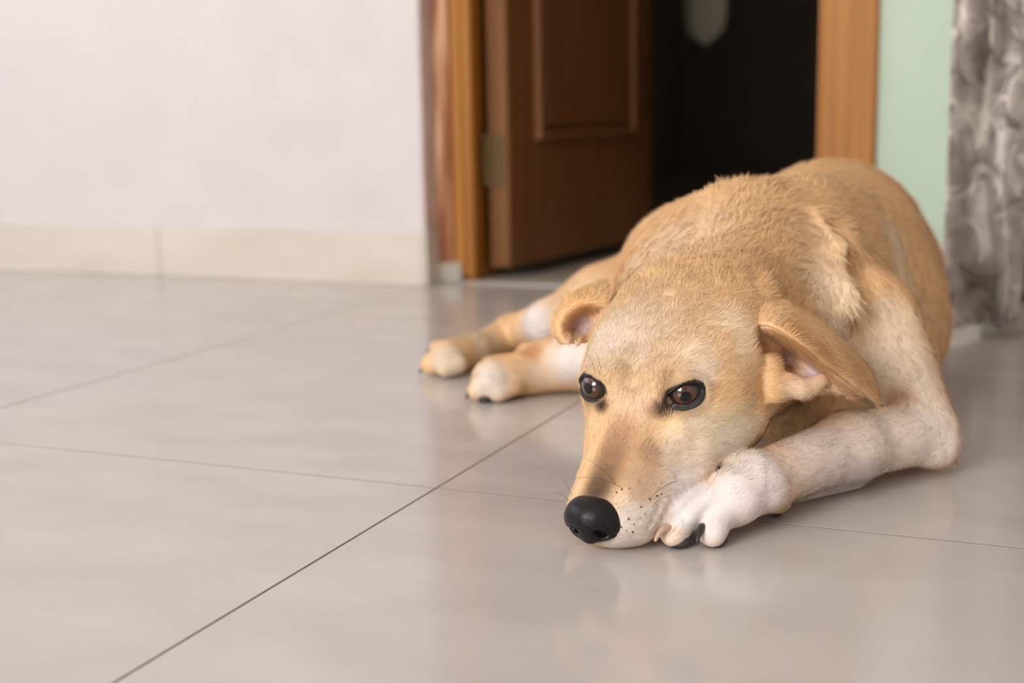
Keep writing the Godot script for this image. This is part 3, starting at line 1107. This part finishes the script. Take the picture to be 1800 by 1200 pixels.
func coat_marks() -> void:
	# broad regions first, small marks last
	spot(Vector3(-0.2899, 0.1385, -0.9378), 0.095, Color8(207, 178, 143), 0.8)
	spot(Vector3(-0.2992, 0.1423, -0.9386), 0.050, Color8(223, 200, 175), 0.7)
	spot(Vector3(-0.3219, 0.1368, -0.9379), 0.040, Color8(224, 205, 186), 0.7)
	spot(Vector3(-0.2164, 0.1018, -0.9254), 0.050, Color8(234, 196, 146), 0.7)
	spot(Vector3(-0.2450, 0.1332, -0.9191), 0.030, Color8(235, 211, 183), 0.7)
	spot(Vector3(-0.2352, 0.1218, -0.9148), 0.016, Color8(239, 219, 199), 0.7)
	spot(Vector3(-0.2179, 0.0675, -0.9334), 0.042, Color8(253, 234, 206), 0.9)
	spot(Vector3(-0.2354, 0.0741, -0.9087), 0.036, Color8(250, 231, 202), 0.85)
	spot(Vector3(-0.2497, 0.0601, -0.8910), 0.034, Color8(233, 214, 190), 0.85)
	spot(Vector3(-0.2444, 0.0359, -0.8876), 0.030, Color8(229, 212, 194), 0.9)
	spot(Vector3(-0.2629, 0.0238, -0.8501), 0.040, Color8(228, 216, 204), 0.95)
	spot(Vector3(-0.2802, 0.0089, -0.8447), 0.026, Color8(222, 212, 202), 0.9)
	spot(Vector3(-0.2851, 0.0952, -0.8937), 0.032, Color8(217, 183, 155), 0.7)
	spot(Vector3(-0.2889, 0.0770, -0.8784), 0.024, Color8(207, 166, 130), 0.8)
	spot(Vector3(-0.2667, 0.0667, -0.8763), 0.018, Color8(172, 137, 108), 0.75)
	spot(Vector3(-0.2716, 0.0532, -0.8617), 0.016, Color8(195, 162, 134), 0.7)
	spot(Vector3(-0.3189, 0.0433, -0.8658), 0.015, Color8(225, 186, 151), 0.8)
	spot(Vector3(-0.2643, 0.0495, -0.8654), 0.022, Color8(206, 174, 142), 0.8)
	spot(Vector3(-0.2683, 0.0432, -0.8564), 0.014, Color8(200, 168, 138), 0.7)
	spot(Vector3(-0.2904, 0.0821, -0.8833), 0.018, Color8(183, 142, 109), 0.6)
	spot(Vector3(-0.2917, 0.0715, -0.8739), 0.022, Color8(156, 118, 91), 0.7)
	spot(Vector3(-0.2933, 0.0620, -0.8655), 0.023, Color8(136, 102, 77), 0.7)
	spot(Vector3(-0.2949, 0.0530, -0.8574), 0.022, Color8(112, 86, 66), 0.75)
	spot(Vector3(-0.2971, 0.0460, -0.8511), 0.018, Color8(92, 72, 58), 0.8)
	spot(H(0.090, -0.040, -0.002), 0.020, Color8(62, 52, 46), 0.9)
	spot(H(0.101, -0.048, -0.0025), 0.0200, Color8(24, 22, 22), 1.0)
	spot(H(0.101, -0.050, 0.0085), 0.0120, Color8(22, 20, 20), 1.0)
	spot(H(0.101, -0.050, -0.0135), 0.0120, Color8(22, 20, 20), 1.0)
	spot(Vector3(-0.2596, 0.1181, -0.8980), 0.009, Color8(148, 112, 82), 0.6)
	spot(Vector3(-0.2617, 0.1081, -0.8965), 0.009, Color8(132, 98, 70), 0.6)
	spot(Vector3(-0.3155, 0.1011, -0.9131), 0.008, Color8(132, 98, 70), 0.6)
	spot(Vector3(-0.2216, 0.1536, -0.9561), 0.030, Color8(242, 220, 190), 0.65)
	spot(Vector3(-0.2116, 0.1322, -0.9472), 0.022, Color8(242, 220, 190), 0.55)
	spot(Vector3(-0.2681, 0.0952, -0.8951), 0.010, Color8(140, 100, 72), 0.7)
	spot(Vector3(-0.3094, 0.0936, -0.9031), 0.009, Color8(140, 100, 72), 0.7)
	spot(H(0.004, 0.004, 0.0365), 0.0235, Color8(58, 45, 37), 0.9)
	spot(H(0.017, -0.001, 0.0250), 0.0110, Color8(46, 36, 30), 0.95)
	spot(H(0.010, 0.004, -0.0390), 0.0215, Color8(58, 45, 37), 0.9)
	spot(H(0.020, -0.002, -0.0275), 0.0090, Color8(46, 36, 30), 0.95)
	# neck, shoulders, flank
	spot(Vector3(-0.2210, 0.1830, -1.0610), 0.070, Color8(226, 182, 134), 0.6)
	spot(Vector3(-0.2651, 0.1975, -1.0468), 0.060, Color8(226, 184, 136), 0.5)
	spot(Vector3(-0.1959, 0.1982, -1.1548), 0.050, Color8(228, 198, 160), 0.8)
	spot(Vector3(-0.1791, 0.1633, -1.1168), 0.050, Color8(240, 218, 188), 0.85)
	spot(Vector3(-0.1702, 0.1205, -1.1119), 0.045, Color8(232, 206, 174), 0.8)
	spot(Vector3(-0.3188, 0.1969, -1.0896), 0.095, Color8(232, 208, 178), 0.6)
	spot(Vector3(-0.1539, 0.1825, -1.3332), 0.042, Color8(246, 224, 192), 0.9)
	spot(Vector3(-0.1395, 0.1459, -1.3112), 0.042, Color8(246, 224, 192), 0.9)
	spot(Vector3(-0.1300, 0.1288, -1.1658), 0.042, Color8(246, 224, 192), 0.9)
	# forelegs
	spot(Vector3(-0.1232, 0.0888, -1.1381), 0.070, Color8(228, 208, 186), 0.95)
	spot(Vector3(-0.0905, 0.0391, -1.1050), 0.070, Color8(238, 224, 213), 0.95)
	spot(Vector3(-0.1207, 0.0399, -1.0519), 0.070, Color8(238, 224, 211), 0.95)
	spot(Vector3(-0.1598, 0.0477, -0.9887), 0.070, Color8(238, 224, 213), 0.95)
	spot(Vector3(-0.1926, 0.0416, -0.9163), 0.060, Color8(242, 232, 229), 0.95)
	spot(Vector3(-0.2270, 0.0255, -0.8857), 0.050, Color8(237, 230, 229), 0.95)
	spot(Vector3(-0.1211, 0.0666, -1.1257), 0.020, Color8(181, 137, 99), 0.8)
	spot(Vector3(-0.1623, 0.0120, -1.0357), 0.060, Color8(231, 223, 222), 0.8)
	# hind legs
	spot(Vector3(-0.5262, 0.0938, -1.4707), 0.060, Color8(221, 190, 158), 0.7)
	spot(Vector3(-0.5871, 0.0565, -1.4458), 0.060, Color8(230, 220, 212), 0.98)
	spot(Vector3(-0.6491, 0.0298, -1.4567), 0.055, Color8(211, 188, 161), 0.9)
	spot(Vector3(-0.6686, 0.0247, -1.3824), 0.040, Color8(219, 201, 181), 0.95)
	spot(Vector3(-0.4913, 0.0401, -1.3160), 0.050, Color8(237, 227, 222), 0.95)
	spot(Vector3(-0.5263, 0.0295, -1.3106), 0.034, Color8(217, 192, 165), 0.85)
	spot(Vector3(-0.5620, 0.0262, -1.2667), 0.042, Color8(227, 215, 203), 0.95)
	spot(Vector3(-0.5375, 0.0505, -1.3224), 0.022, Color8(195, 143, 101), 0.9)
	# inside of the ears
	spot(Vector3(-0.1918, 0.1194, -1.0009), 0.018, Color8(173, 136, 126), 0.8)
	spot(Vector3(-0.1728, 0.1107, -0.9864), 0.020, Color8(211, 186, 190), 0.9)
	spot(Vector3(-0.1812, 0.1019, -0.9701), 0.020, Color8(227, 199, 171), 0.8)
	spot(Vector3(-0.2091, 0.1361, -0.9768), 0.014, Color8(187, 150, 126), 0.7)
	spot(Vector3(-0.1598, 0.1276, -0.9653), 0.030, Color8(201, 151, 103), 0.8)
	spot(Vector3(-0.1795, 0.1451, -0.9569), 0.030, Color8(209, 162, 114), 0.8)
	spot(Vector3(-0.1382, 0.1082, -1.0061), 0.040, Color8(193, 150, 109), 0.8)  # flap tip browner, shade of its downward side put into the coat
	spot(Vector3(-0.3633, 0.1368, -1.0063), 0.020, Color8(211, 182, 181), 0.95)
	spot(Vector3(-0.3619, 0.1273, -0.9831), 0.010, Color8(233, 215, 190), 0.9)
	spot(Vector3(-0.3604, 0.1625, -0.9936), 0.024, Color8(217, 172, 116), 0.8)
	# the way the hair lies, with its length
	flow(Vector3(-0.2963, 0.0438, -0.8487), Vector3(-0.2901, 0.0734, -0.8753), 0.0035)
	flow(Vector3(-0.2901, 0.0734, -0.8753), Vector3(-0.2873, 0.0950, -0.8939), 0.0050)
	flow(Vector3(-0.2880, 0.1059, -0.9031), Vector3(-0.2809, 0.1328, -0.9228), 0.0070)
	flow(Vector3(-0.2783, 0.1405, -0.9289), Vector3(-0.2694, 0.1668, -0.9597), 0.0080)
	flow(Vector3(-0.3111, 0.1168, -0.9060), Vector3(-0.3241, 0.1401, -0.9444), 0.0065)
	flow(Vector3(-0.2667, 0.0667, -0.8763), Vector3(-0.2509, 0.0804, -0.8948), 0.0055)
	flow(Vector3(-0.2748, 0.0293, -0.8414), Vector3(-0.2540, 0.0466, -0.8765), 0.0050)
	flow(Vector3(-0.2776, 0.0118, -0.8431), Vector3(-0.2579, 0.0125, -0.8612), 0.0060)
	flow(Vector3(-0.2302, 0.0842, -0.9129), Vector3(-0.2077, 0.0877, -0.9439), 0.0075)
	flow(Vector3(-0.2367, 0.0618, -0.9059), Vector3(-0.2213, 0.0637, -0.9297), 0.0075)
	flow(Vector3(-0.2411, 0.1261, -0.9127), Vector3(-0.2198, 0.1334, -0.9381), 0.0070)
	flow(Vector3(-0.2283, 0.1416, -0.9376), Vector3(-0.2129, 0.1512, -0.9632), 0.0080)
	flow(Vector3(-0.2790, 0.1775, -0.9774), Vector3(-0.2737, 0.2006, -1.0615), 0.0150)
	flow(Vector3(-0.2422, 0.1930, -1.0500), Vector3(-0.2318, 0.2225, -1.1577), 0.0200)
	flow(Vector3(-0.2057, 0.1638, -1.0330), Vector3(-0.1996, 0.1817, -1.1220), 0.0190)
	flow(Vector3(-0.2112, 0.2381, -1.2383), Vector3(-0.1909, 0.2283, -1.3145), 0.0140)
	flow(Vector3(-0.1566, 0.1920, -1.3531), Vector3(-0.1320, 0.1363, -1.3458), 0.0130)
	flow(Vector3(-0.1981, 0.2072, -1.1661), Vector3(-0.1724, 0.1355, -1.1086), 0.0150)
	flow(Vector3(-0.1192, 0.1277, -1.1761), Vector3(-0.1026, 0.1005, -1.1626), 0.0120)
	flow(Vector3(-0.1349, 0.1109, -1.1506), Vector3(-0.1053, 0.0614, -1.1089), 0.0100)
	flow(Vector3(-0.0984, 0.0413, -1.0929), Vector3(-0.1429, 0.0461, -1.0193), 0.0080)
	flow(Vector3(-0.1605, 0.0513, -0.9922), Vector3(-0.1932, 0.0451, -0.9190), 0.0075)
	flow(Vector3(-0.2056, 0.0405, -0.9003), Vector3(-0.2366, 0.0234, -0.8748), 0.0036)
	flow(Vector3(-0.5125, 0.0939, -1.4732), Vector3(-0.5683, 0.0679, -1.4454), 0.0080)
	flow(Vector3(-0.5753, 0.0678, -1.4444), Vector3(-0.6518, 0.0287, -1.4453), 0.0070)
	flow(Vector3(-0.4921, 0.0334, -1.3179), Vector3(-0.5542, 0.0257, -1.2719), 0.0070)
	flow(Vector3(-0.1965, 0.1513, -0.9674), Vector3(-0.1425, 0.1125, -1.0051), 0.0060)
	flow(Vector3(-0.3170, 0.2050, -1.1099), Vector3(-0.3358, 0.1788, -1.0699), 0.0120)


func ears() -> void:
	# left ear of the dog: the flap folded back, then the open cup
	sheet([
		[Vector3(-0.2142, 0.1475, -0.9812), Vector3(-0.1948, 0.1516, -0.9549), Vector3(-0.1741, 0.1413, -0.9508), Vector3(-0.1573, 0.1238, -0.9634), Vector3(-0.1420, 0.1077, -0.9801), Vector3(-0.1256, 0.0895, -1.0013)],
		[Vector3(-0.2118, 0.1557, -0.9860), Vector3(-0.1926, 0.1584, -0.9792), Vector3(-0.1718, 0.1459, -0.9813), Vector3(-0.1525, 0.1270, -0.9903), Vector3(-0.1358, 0.1093, -1.0007), Vector3(-0.1244, 0.0897, -1.0052)],
		[Vector3(-0.2098, 0.1602, -0.9987), Vector3(-0.1933, 0.1575, -1.0162), Vector3(-0.1734, 0.1462, -1.0248), Vector3(-0.1509, 0.1266, -1.0240), Vector3(-0.1323, 0.1108, -1.0179), Vector3(-0.1241, 0.0907, -1.0088)],
		[Vector3(-0.2066, 0.1445, -1.0390), Vector3(-0.1913, 0.1351, -1.0437), Vector3(-0.1728, 0.1223, -1.0426), Vector3(-0.1511, 0.1103, -1.0341), Vector3(-0.1352, 0.0998, -1.0224), Vector3(-0.1247, 0.0890, -1.0104)],
	], 0.0035)
	sheet([
		[Vector3(-0.2146, 0.1463, -0.9830), Vector3(-0.1952, 0.1504, -0.9568), Vector3(-0.1746, 0.1399, -0.9536), Vector3(-0.1577, 0.1224, -0.9663), Vector3(-0.1431, 0.1073, -0.9818), Vector3(-0.1321, 0.0956, -0.9953)],
		[Vector3(-0.2130, 0.1390, -0.9845), Vector3(-0.1994, 0.1325, -0.9957), Vector3(-0.1840, 0.1239, -0.9984), Vector3(-0.1653, 0.1146, -0.9870), Vector3(-0.1501, 0.1036, -0.9892), Vector3(-0.1367, 0.0953, -0.9977)],
		[Vector3(-0.2100, 0.1245, -0.9919), Vector3(-0.2004, 0.1181, -1.0058), Vector3(-0.1874, 0.1129, -1.0037), Vector3(-0.1691, 0.1085, -0.9897), Vector3(-0.1549, 0.1007, -0.9932), Vector3(-0.1429, 0.0941, -0.9993)],
		[Vector3(-0.2022, 0.1098, -0.9770), Vector3(-0.1923, 0.1045, -0.9802), Vector3(-0.1805, 0.1012, -0.9824), Vector3(-0.1689, 0.1006, -0.9850), Vector3(-0.1604, 0.0991, -0.9906), Vector3(-0.1519, 0.0949, -0.9967)],
		[Vector3(-0.1971, 0.0965, -0.9701), Vector3(-0.1879, 0.0967, -0.9718), Vector3(-0.1767, 0.0956, -0.9764), Vector3(-0.1665, 0.0980, -0.9812), Vector3(-0.1606, 0.1009, -0.9864), Vector3(-0.1556, 0.0963, -0.9932)],
	], 0.003)
	# right ear, folded behind the head
	sheet([
		[Vector3(-0.3526, 0.1714, -1.0372), Vector3(-0.3709, 0.1640, -1.0225), Vector3(-0.3827, 0.1555, -1.0104), Vector3(-0.3868, 0.1424, -1.0007), Vector3(-0.3840, 0.1315, -0.9943), Vector3(-0.3761, 0.1233, -0.9917)],
		[Vector3(-0.3385, 0.1673, -0.9983), Vector3(-0.3560, 0.1637, -0.9924), Vector3(-0.3716, 0.1557, -0.9887), Vector3(-0.3781, 0.1440, -0.9859), Vector3(-0.3772, 0.1330, -0.9843), Vector3(-0.3716, 0.1246, -0.9851)],
		[Vector3(-0.3362, 0.1575, -0.9886), Vector3(-0.3514, 0.1602, -0.9849), Vector3(-0.3659, 0.1528, -0.9840), Vector3(-0.3724, 0.1424, -0.9826), Vector3(-0.3715, 0.1328, -0.9812), Vector3(-0.3664, 0.1254, -0.9819)],
	], 0.003)
	sheet([
		[Vector3(-0.3362, 0.1575, -0.9886), Vector3(-0.3514, 0.1598, -0.9848), Vector3(-0.3659, 0.1524, -0.9839), Vector3(-0.3724, 0.1420, -0.9825), Vector3(-0.3715, 0.1324, -0.9811), Vector3(-0.3664, 0.1249, -0.9818)],
		[Vector3(-0.3412, 0.1482, -1.0002), Vector3(-0.3574, 0.1479, -1.0043), Vector3(-0.3679, 0.1425, -1.0054), Vector3(-0.3726, 0.1353, -1.0043), Vector3(-0.3709, 0.1289, -0.9994), Vector3(-0.3654, 0.1250, -0.9900)],
		[Vector3(-0.3436, 0.1366, -1.0014), Vector3(-0.3539, 0.1370, -1.0081), Vector3(-0.3621, 0.1341, -1.0085), Vector3(-0.3647, 0.1303, -1.0045), Vector3(-0.3635, 0.1271, -0.9956), Vector3(-0.3608, 0.1251, -0.9854)],
		[Vector3(-0.3435, 0.1262, -0.9951), Vector3(-0.3492, 0.1275, -0.9973), Vector3(-0.3535, 0.1266, -0.9954), Vector3(-0.3555, 0.1256, -0.9899), Vector3(-0.3569, 0.1267, -0.9829), Vector3(-0.3588, 0.1247, -0.9773)],
	], 0.003)


func face(d: Node3D, origin: Vector3) -> void:
	var black := StandardMaterial3D.new()
	black.albedo_color = Color8(34, 30, 29)
	black.roughness = 0.45
	var wet := StandardMaterial3D.new()
	wet.albedo_color = Color8(24, 19, 17)
	wet.roughness = 0.04
	wet.clearcoat_enabled = true
	var iris := StandardMaterial3D.new()
	iris.albedo_color = Color8(74, 40, 22)
	iris.roughness = 0.06
	iris.clearcoat_enabled = true
	iris.clearcoat = 1.0
	iris.clearcoat_roughness = 0.02
	var pupil := StandardMaterial3D.new()
	pupil.albedo_color = Color8(8, 7, 7)
	pupil.roughness = 0.04
	for s in [-1.0, 1.0]:
		var c := H(-0.001, 0.005, 0.0335) if s > 0.0 else H(0.003, 0.004, -0.036)
		var look: Vector3 = hdir(0.80, 0.12, 0.60) if s > 0.0 else hdir(0.92, 0.20, -0.33)
		# both eyes look up past the camera
		var gaze: Vector3 = (look + hdir(0.2, 0.1, -1.0) * 0.10).normalized() if s > 0.0 else hdir(0.90, 0.30, -0.20)
		var eye := part("eye", ball(0.0122, Vector3.UP, 0.0, PI), wet, d, c - origin)
		eye.set_meta("label", "brown eye with a dark rim")
		part("iris", ball(0.01235, gaze, 0.0, 0.74), iris, eye)
		part("pupil", ball(0.01242, gaze, 0.0, 0.36), pupil, eye)
		# the dark rim of the lids
		var h: Vector3 = hdir(-0.44, 0.10, s * 0.83)
		h = (h - look * h.dot(look)).normalized()
		var up := look.cross(h)
		if up.dot(HEAD_U) < 0.0:
			up = -up
		var ring := PackedVector3Array()
		var idx := PackedInt32Array()
		# scale of the almond, distance from the middle of the eye, least height
		var bands := [[0.72, 0.0119, 0.0], [0.90, 0.0136, 0.0058], [1.01, 0.0158, 0.0066], [1.10, 0.0163, 0.0045], [1.30, 0.0146, -0.0045]]
		var cols := 48
		for band in bands:
			for k in cols:
				var a := TAU * k / cols
				var x: float = cos(a) * 0.0147
				var y := sin(a) * (0.0108 if sin(a) > 0.0 else 0.0086) * (1.0 - 0.20 * absf(cos(a)))
				if x < 0.0:
					y -= 0.0028 * x * x / 0.000225
				var wide: float = band[0]
				if wide > 1.0:
					wide = lerpf(wide, 1.0, 0.55 * maxf(sin(a), 0.0))
				if x < 0.0:
					x *= 1.22
				x *= wide
				y *= wide
				var far: float = band[1] * (1.0 if s > 0.0 else 0.93)
				var z := maxf(sqrt(maxf(far * far - x * x - y * y, 0.0)), band[2])
				ring.append(c - origin + h * x + up * y + look * z)
		var turned: bool = h.cross(up).dot(look) > 0.0
		for i in bands.size() - 1:
			for k in cols:
				var p := i * cols + k
				var q := i * cols + (k + 1) % cols
				idx.append_array([p, q, p + cols, q, q + cols, p + cols] if turned else [p, p + cols, q, q, p + cols, q + cols])
		part("eyelid", from_arrays(ring, idx, PackedColorArray()), black, d)
	# nose leather
	clear_field()
	clip_floor = false
	mv = PackedVector3Array()
	mi = PackedInt32Array()
	cap(H(0.0965, -0.0420, 0.004), 0.0122, H(0.0965, -0.0420, -0.010), 0.0122, 0.0)
	cap(H(0.1030, -0.0415, -0.0025), 0.0105, H(0.1055, -0.0540, -0.0025), 0.0064, 0.008)
	for s in [-1.0, 1.0]:
		cap(H(0.0970, -0.0475, s * 0.0112 - 0.0025), 0.0114, H(0.0995, -0.0475, s * 0.0085 - 0.0025), 0.0114, 0.006)
		cut(H(0.1175, -0.0478, s * 0.0075 - 0.0025), 0.0032, H(0.1060, -0.0485, s * 0.0110 - 0.0025), 0.0042, 0.003)
		cut(H(0.1090, -0.0510, s * 0.0125 - 0.0025), 0.0021, H(0.1035, -0.0515, s * 0.0205 - 0.0025), 0.0014, 0.002)
	cut(H(0.1175, -0.0430, -0.0025), 0.0009, H(0.1130, -0.0610, -0.0025), 0.0013, 0.002)
	net(H(0.097, -0.047, -0.0025) - Vector3(0.030, 0.028, 0.028), H(0.097, -0.047, -0.0025) + Vector3(0.030, 0.028, 0.028), 0.0009)
	for i in mv.size():
		mv[i] -= origin
	var leather := StandardMaterial3D.new()
	leather.albedo_color = Color8(19, 18, 19)
	leather.roughness = 0.34
	leather.metallic_specular = 0.4
	leather.normal_enabled = true
	leather.normal_texture = pebbles()
	leather.normal_scale = 0.5
	leather.uv1_triplanar = true
	leather.uv1_scale = Vector3(28, 28, 28)
	part("nose", from_arrays(mv, mi, PackedColorArray()), leather, d).set_meta("label", "black leathery nose with open nostrils")
	# whiskers
	var hair := StandardMaterial3D.new()
	hair.albedo_color = Color8(82, 68, 58)
	hair.roughness = 0.5
	var r := RandomNumberGenerator.new()
	r.seed = 5
	for w in WHISKERS:
		var a: Vector3 = w[0]
		var b: Vector3 = w[1]
		var sag: Vector3 = w[2]
		var pts := PackedVector3Array()
		var rad := PackedFloat32Array()
		for k in 9:
			var t := k / 8.0
			pts.append(a.lerp(b, t) + sag * (4.0 * t * (1.0 - t)) - origin)
			rad.append(0.00017 * (1.0 - 0.85 * t))
		part("whisker", tube(pts, rad, 5), hair, d)
	var pit := SphereMesh.new()
	pit.radius = 0.0009
	pit.height = 0.0018
	pit.radial_segments = 10
	pit.rings = 5
	for p in ROOTS:
		var o := part("whisker_root", pit, hair, d, p - origin)
		o.scale = Vector3.ONE * r.randf_range(0.45, 0.95)


func pebbles() -> ImageTexture:
	var nz := FastNoiseLite.new()
	nz.noise_type = FastNoiseLite.TYPE_CELLULAR
	nz.cellular_return_type = FastNoiseLite.RETURN_DISTANCE
	nz.frequency = 0.09
	nz.seed = 8
	var im := nz.get_seamless_image(256, 256)
	im.bump_map_to_normal_map(3.0)
	return ImageTexture.create_from_image(im)


# part of a sphere round an axis, from one polar angle to another
func ball(r: float, axis: Vector3, from: float, to: float) -> ArrayMesh:
	var side := axis.cross(Vector3.RIGHT if absf(axis.x) < 0.9 else Vector3.UP).normalized()
	var other := axis.cross(side)
	var v := PackedVector3Array()
	var idx := PackedInt32Array()
	var nn := PackedVector3Array()
	var rows := 24
	var cols := 40
	for i in rows + 1:
		var a := lerpf(from, to, float(i) / rows)
		for k in cols:
			var b := TAU * k / cols
			var n := axis * cos(a) + (side * cos(b) + other * sin(b)) * sin(a)
			v.append(n * r)
			nn.append(n)
	for i in rows:
		for k in cols:
			var a := i * cols + k
			var b := i * cols + (k + 1) % cols
			idx.append_array([a, b, a + cols, b, b + cols, a + cols])
	return from_arrays(v, idx, PackedColorArray(), nn)


func claws(d: Node3D, origin: Vector3) -> void:
	var horn := StandardMaterial3D.new()
	horn.albedo_color = Color8(48, 42, 40)
	horn.roughness = 0.35
	var pink := StandardMaterial3D.new()
	pink.albedo_color = Color8(206, 172, 152)
	pink.roughness = 0.4
	var pad := StandardMaterial3D.new()
	pad.albedo_color = Color8(62, 58, 56)
	pad.roughness = 0.7
	for w in CLAWS:
		var a: Vector3 = w[0]
		var b: Vector3 = w[1]
		var pts := PackedVector3Array()
		var rad := PackedFloat32Array()
		var reach := a.distance_to(b)
		for k in 9:
			var t := k / 8.0
			pts.append(a.lerp(b, t) + Vector3.UP * (reach * 0.22 * 4.0 * t * (1.0 - t)) - origin)
			rad.append(w[2] * (1.0 - 0.72 * t * t))
		var o := part("claw", tube(pts, rad, 10), pink if w[3] else horn, d)
		if w[3]:
			o.set_meta("label", "pinkish pale claw")
	for w in PADS:
		var st := SphereMesh.new()
		st.radius = 1.0
		st.height = 2.0
		st.radial_segments = 20
		st.rings = 10
		var o := part("paw_pad", st, pad, d, w[0] - origin)
		o.scale = w[1]
		o.rotation.y = w[2]


# root, tip, sag of each whisker
const WHISKERS := [
	[Vector3(-0.2843, 0.0499, -0.8537), Vector3(-0.3129, 0.0699, -0.8476), Vector3(0.0, 0.004, 0.0)],
	[Vector3(-0.2797, 0.0477, -0.8527), Vector3(-0.3109, 0.0584, -0.8132), Vector3(0.0, 0.006, 0.0)],
	[Vector3(-0.3192, 0.0369, -0.8580), Vector3(-0.3324, 0.0527, -0.8582), Vector3(0.0, 0.003, 0.0)],
	[Vector3(-0.3209, 0.0329, -0.8565), Vector3(-0.3307, 0.0401, -0.8455), Vector3(0.0, 0.003, 0.0)],
	[Vector3(-0.2613, 0.0392, -0.8611), Vector3(-0.2250, 0.0567, -0.8493), Vector3(0.0, 0.006, 0.0)],
	[Vector3(-0.2566, 0.0437, -0.8708), Vector3(-0.2215, 0.0586, -0.8512), Vector3(0.0, 0.004, 0.0)],
	[Vector3(-0.2583, 0.0353, -0.8626), Vector3(-0.2283, 0.0528, -0.8362), Vector3(0.0, 0.003, 0.0)],
	[Vector3(-0.2607, 0.1227, -0.9021), Vector3(-0.2519, 0.1358, -0.8859), Vector3(-0.002, 0.0, 0.0)],
	[Vector3(-0.2573, 0.1205, -0.8991), Vector3(-0.2465, 0.1325, -0.8875), Vector3(-0.002, 0.0, 0.0)],
	[Vector3(-0.2605, 0.1180, -0.8982), Vector3(-0.2555, 0.1327, -0.8838), Vector3(-0.002, 0.0, 0.0)],
	[Vector3(-0.3185, 0.1201, -0.9091), Vector3(-0.3198, 0.1364, -0.8902), Vector3(0.0, 0.003, 0.0)],
	[Vector3(-0.3140, 0.1212, -0.9092), Vector3(-0.3137, 0.1379, -0.8931), Vector3(0.0, 0.003, 0.0)],
	[Vector3(-0.2241, 0.0672, -0.9235), Vector3(-0.2089, 0.0666, -0.9132), Vector3(0.0, 0.002, 0.0)],
]
# root, tip, radius, pale
const CLAWS := [
	[Vector3(-0.2497, 0.0130, -0.8764), Vector3(-0.2561, 0.0095, -0.8567), 0.0034, true],
	[Vector3(-0.2273, 0.0140, -0.8839), Vector3(-0.2279, 0.0090, -0.8657), 0.0036, false],
	[Vector3(-0.7022, 0.0300, -1.4141), Vector3(-0.7161, 0.0240, -1.4198), 0.0038, false],
	[Vector3(-0.7028, 0.0140, -1.3925), Vector3(-0.7118, 0.0030, -1.3881), 0.0040, false],
	[Vector3(-0.5910, 0.0320, -1.3219), Vector3(-0.6029, 0.0240, -1.3259), 0.0040, false],
	[Vector3(-0.5849, 0.0140, -1.2762), Vector3(-0.5974, 0.0030, -1.2758), 0.0042, false],
]
# middle, half axes, turn
const PADS := [
	[Vector3(-0.2444, 0.0056, -0.8759), Vector3(0.0102, 0.0058, 0.0085), 0.4],
	[Vector3(-0.2205, 0.0056, -0.8872), Vector3(0.0098, 0.0058, 0.0085), 0.4],
	[Vector3(-0.1939, 0.0075, -0.9742), Vector3(0.0085, 0.0075, 0.0070), 0.0],
	[Vector3(-0.5749, 0.0060, -1.2748), Vector3(0.0100, 0.0060, 0.0080), 0.0],
	[Vector3(-0.6834, 0.0060, -1.3962), Vector3(0.0100, 0.0060, 0.0080), 0.0],
]
# dark points on the muzzle from which the whiskers grow
const ROOTS := [Vector3(-0.2821, 0.0450, -0.8495), Vector3(-0.2791, 0.0467, -0.8520), Vector3(-0.2745, 0.0472, -0.8548), Vector3(-0.2612, 0.0388, -0.8609), Vector3(-0.2575, 0.0400, -0.8669), Vector3(-0.2553, 0.0405, -0.8706), Vector3(-0.2651, 0.0349, -0.8530), Vector3(-0.2589, 0.0338, -0.8604), Vector3(-0.2622, 0.0301, -0.8532), Vector3(-0.2645, 0.0280, -0.8496), Vector3(-0.2713, 0.0283, -0.8433), Vector3(-0.2680, 0.0240, -0.8450), Vector3(-0.2722, 0.0202, -0.8421), Vector3(-0.2757, 0.0230, -0.8400), Vector3(-0.2688, 0.0186, -0.8446)]
# folds where the hair is short: between lip and paw, between the toes
const BARE := [Vector3(-0.2302, 0.0446, -0.9177), Vector3(-0.2329, 0.0392, -0.9048), Vector3(-0.2347, 0.0347, -0.8925), Vector3(-0.2392, 0.0298, -0.8840), Vector3(-0.2435, 0.0250, -0.8784), Vector3(-0.2480, 0.0184, -0.8733), Vector3(-0.2534, 0.0115, -0.8688), Vector3(-0.2276, 0.0180, -0.8598), Vector3(-0.2242, 0.0260, -0.8621), Vector3(-0.2207, 0.0340, -0.8644)]
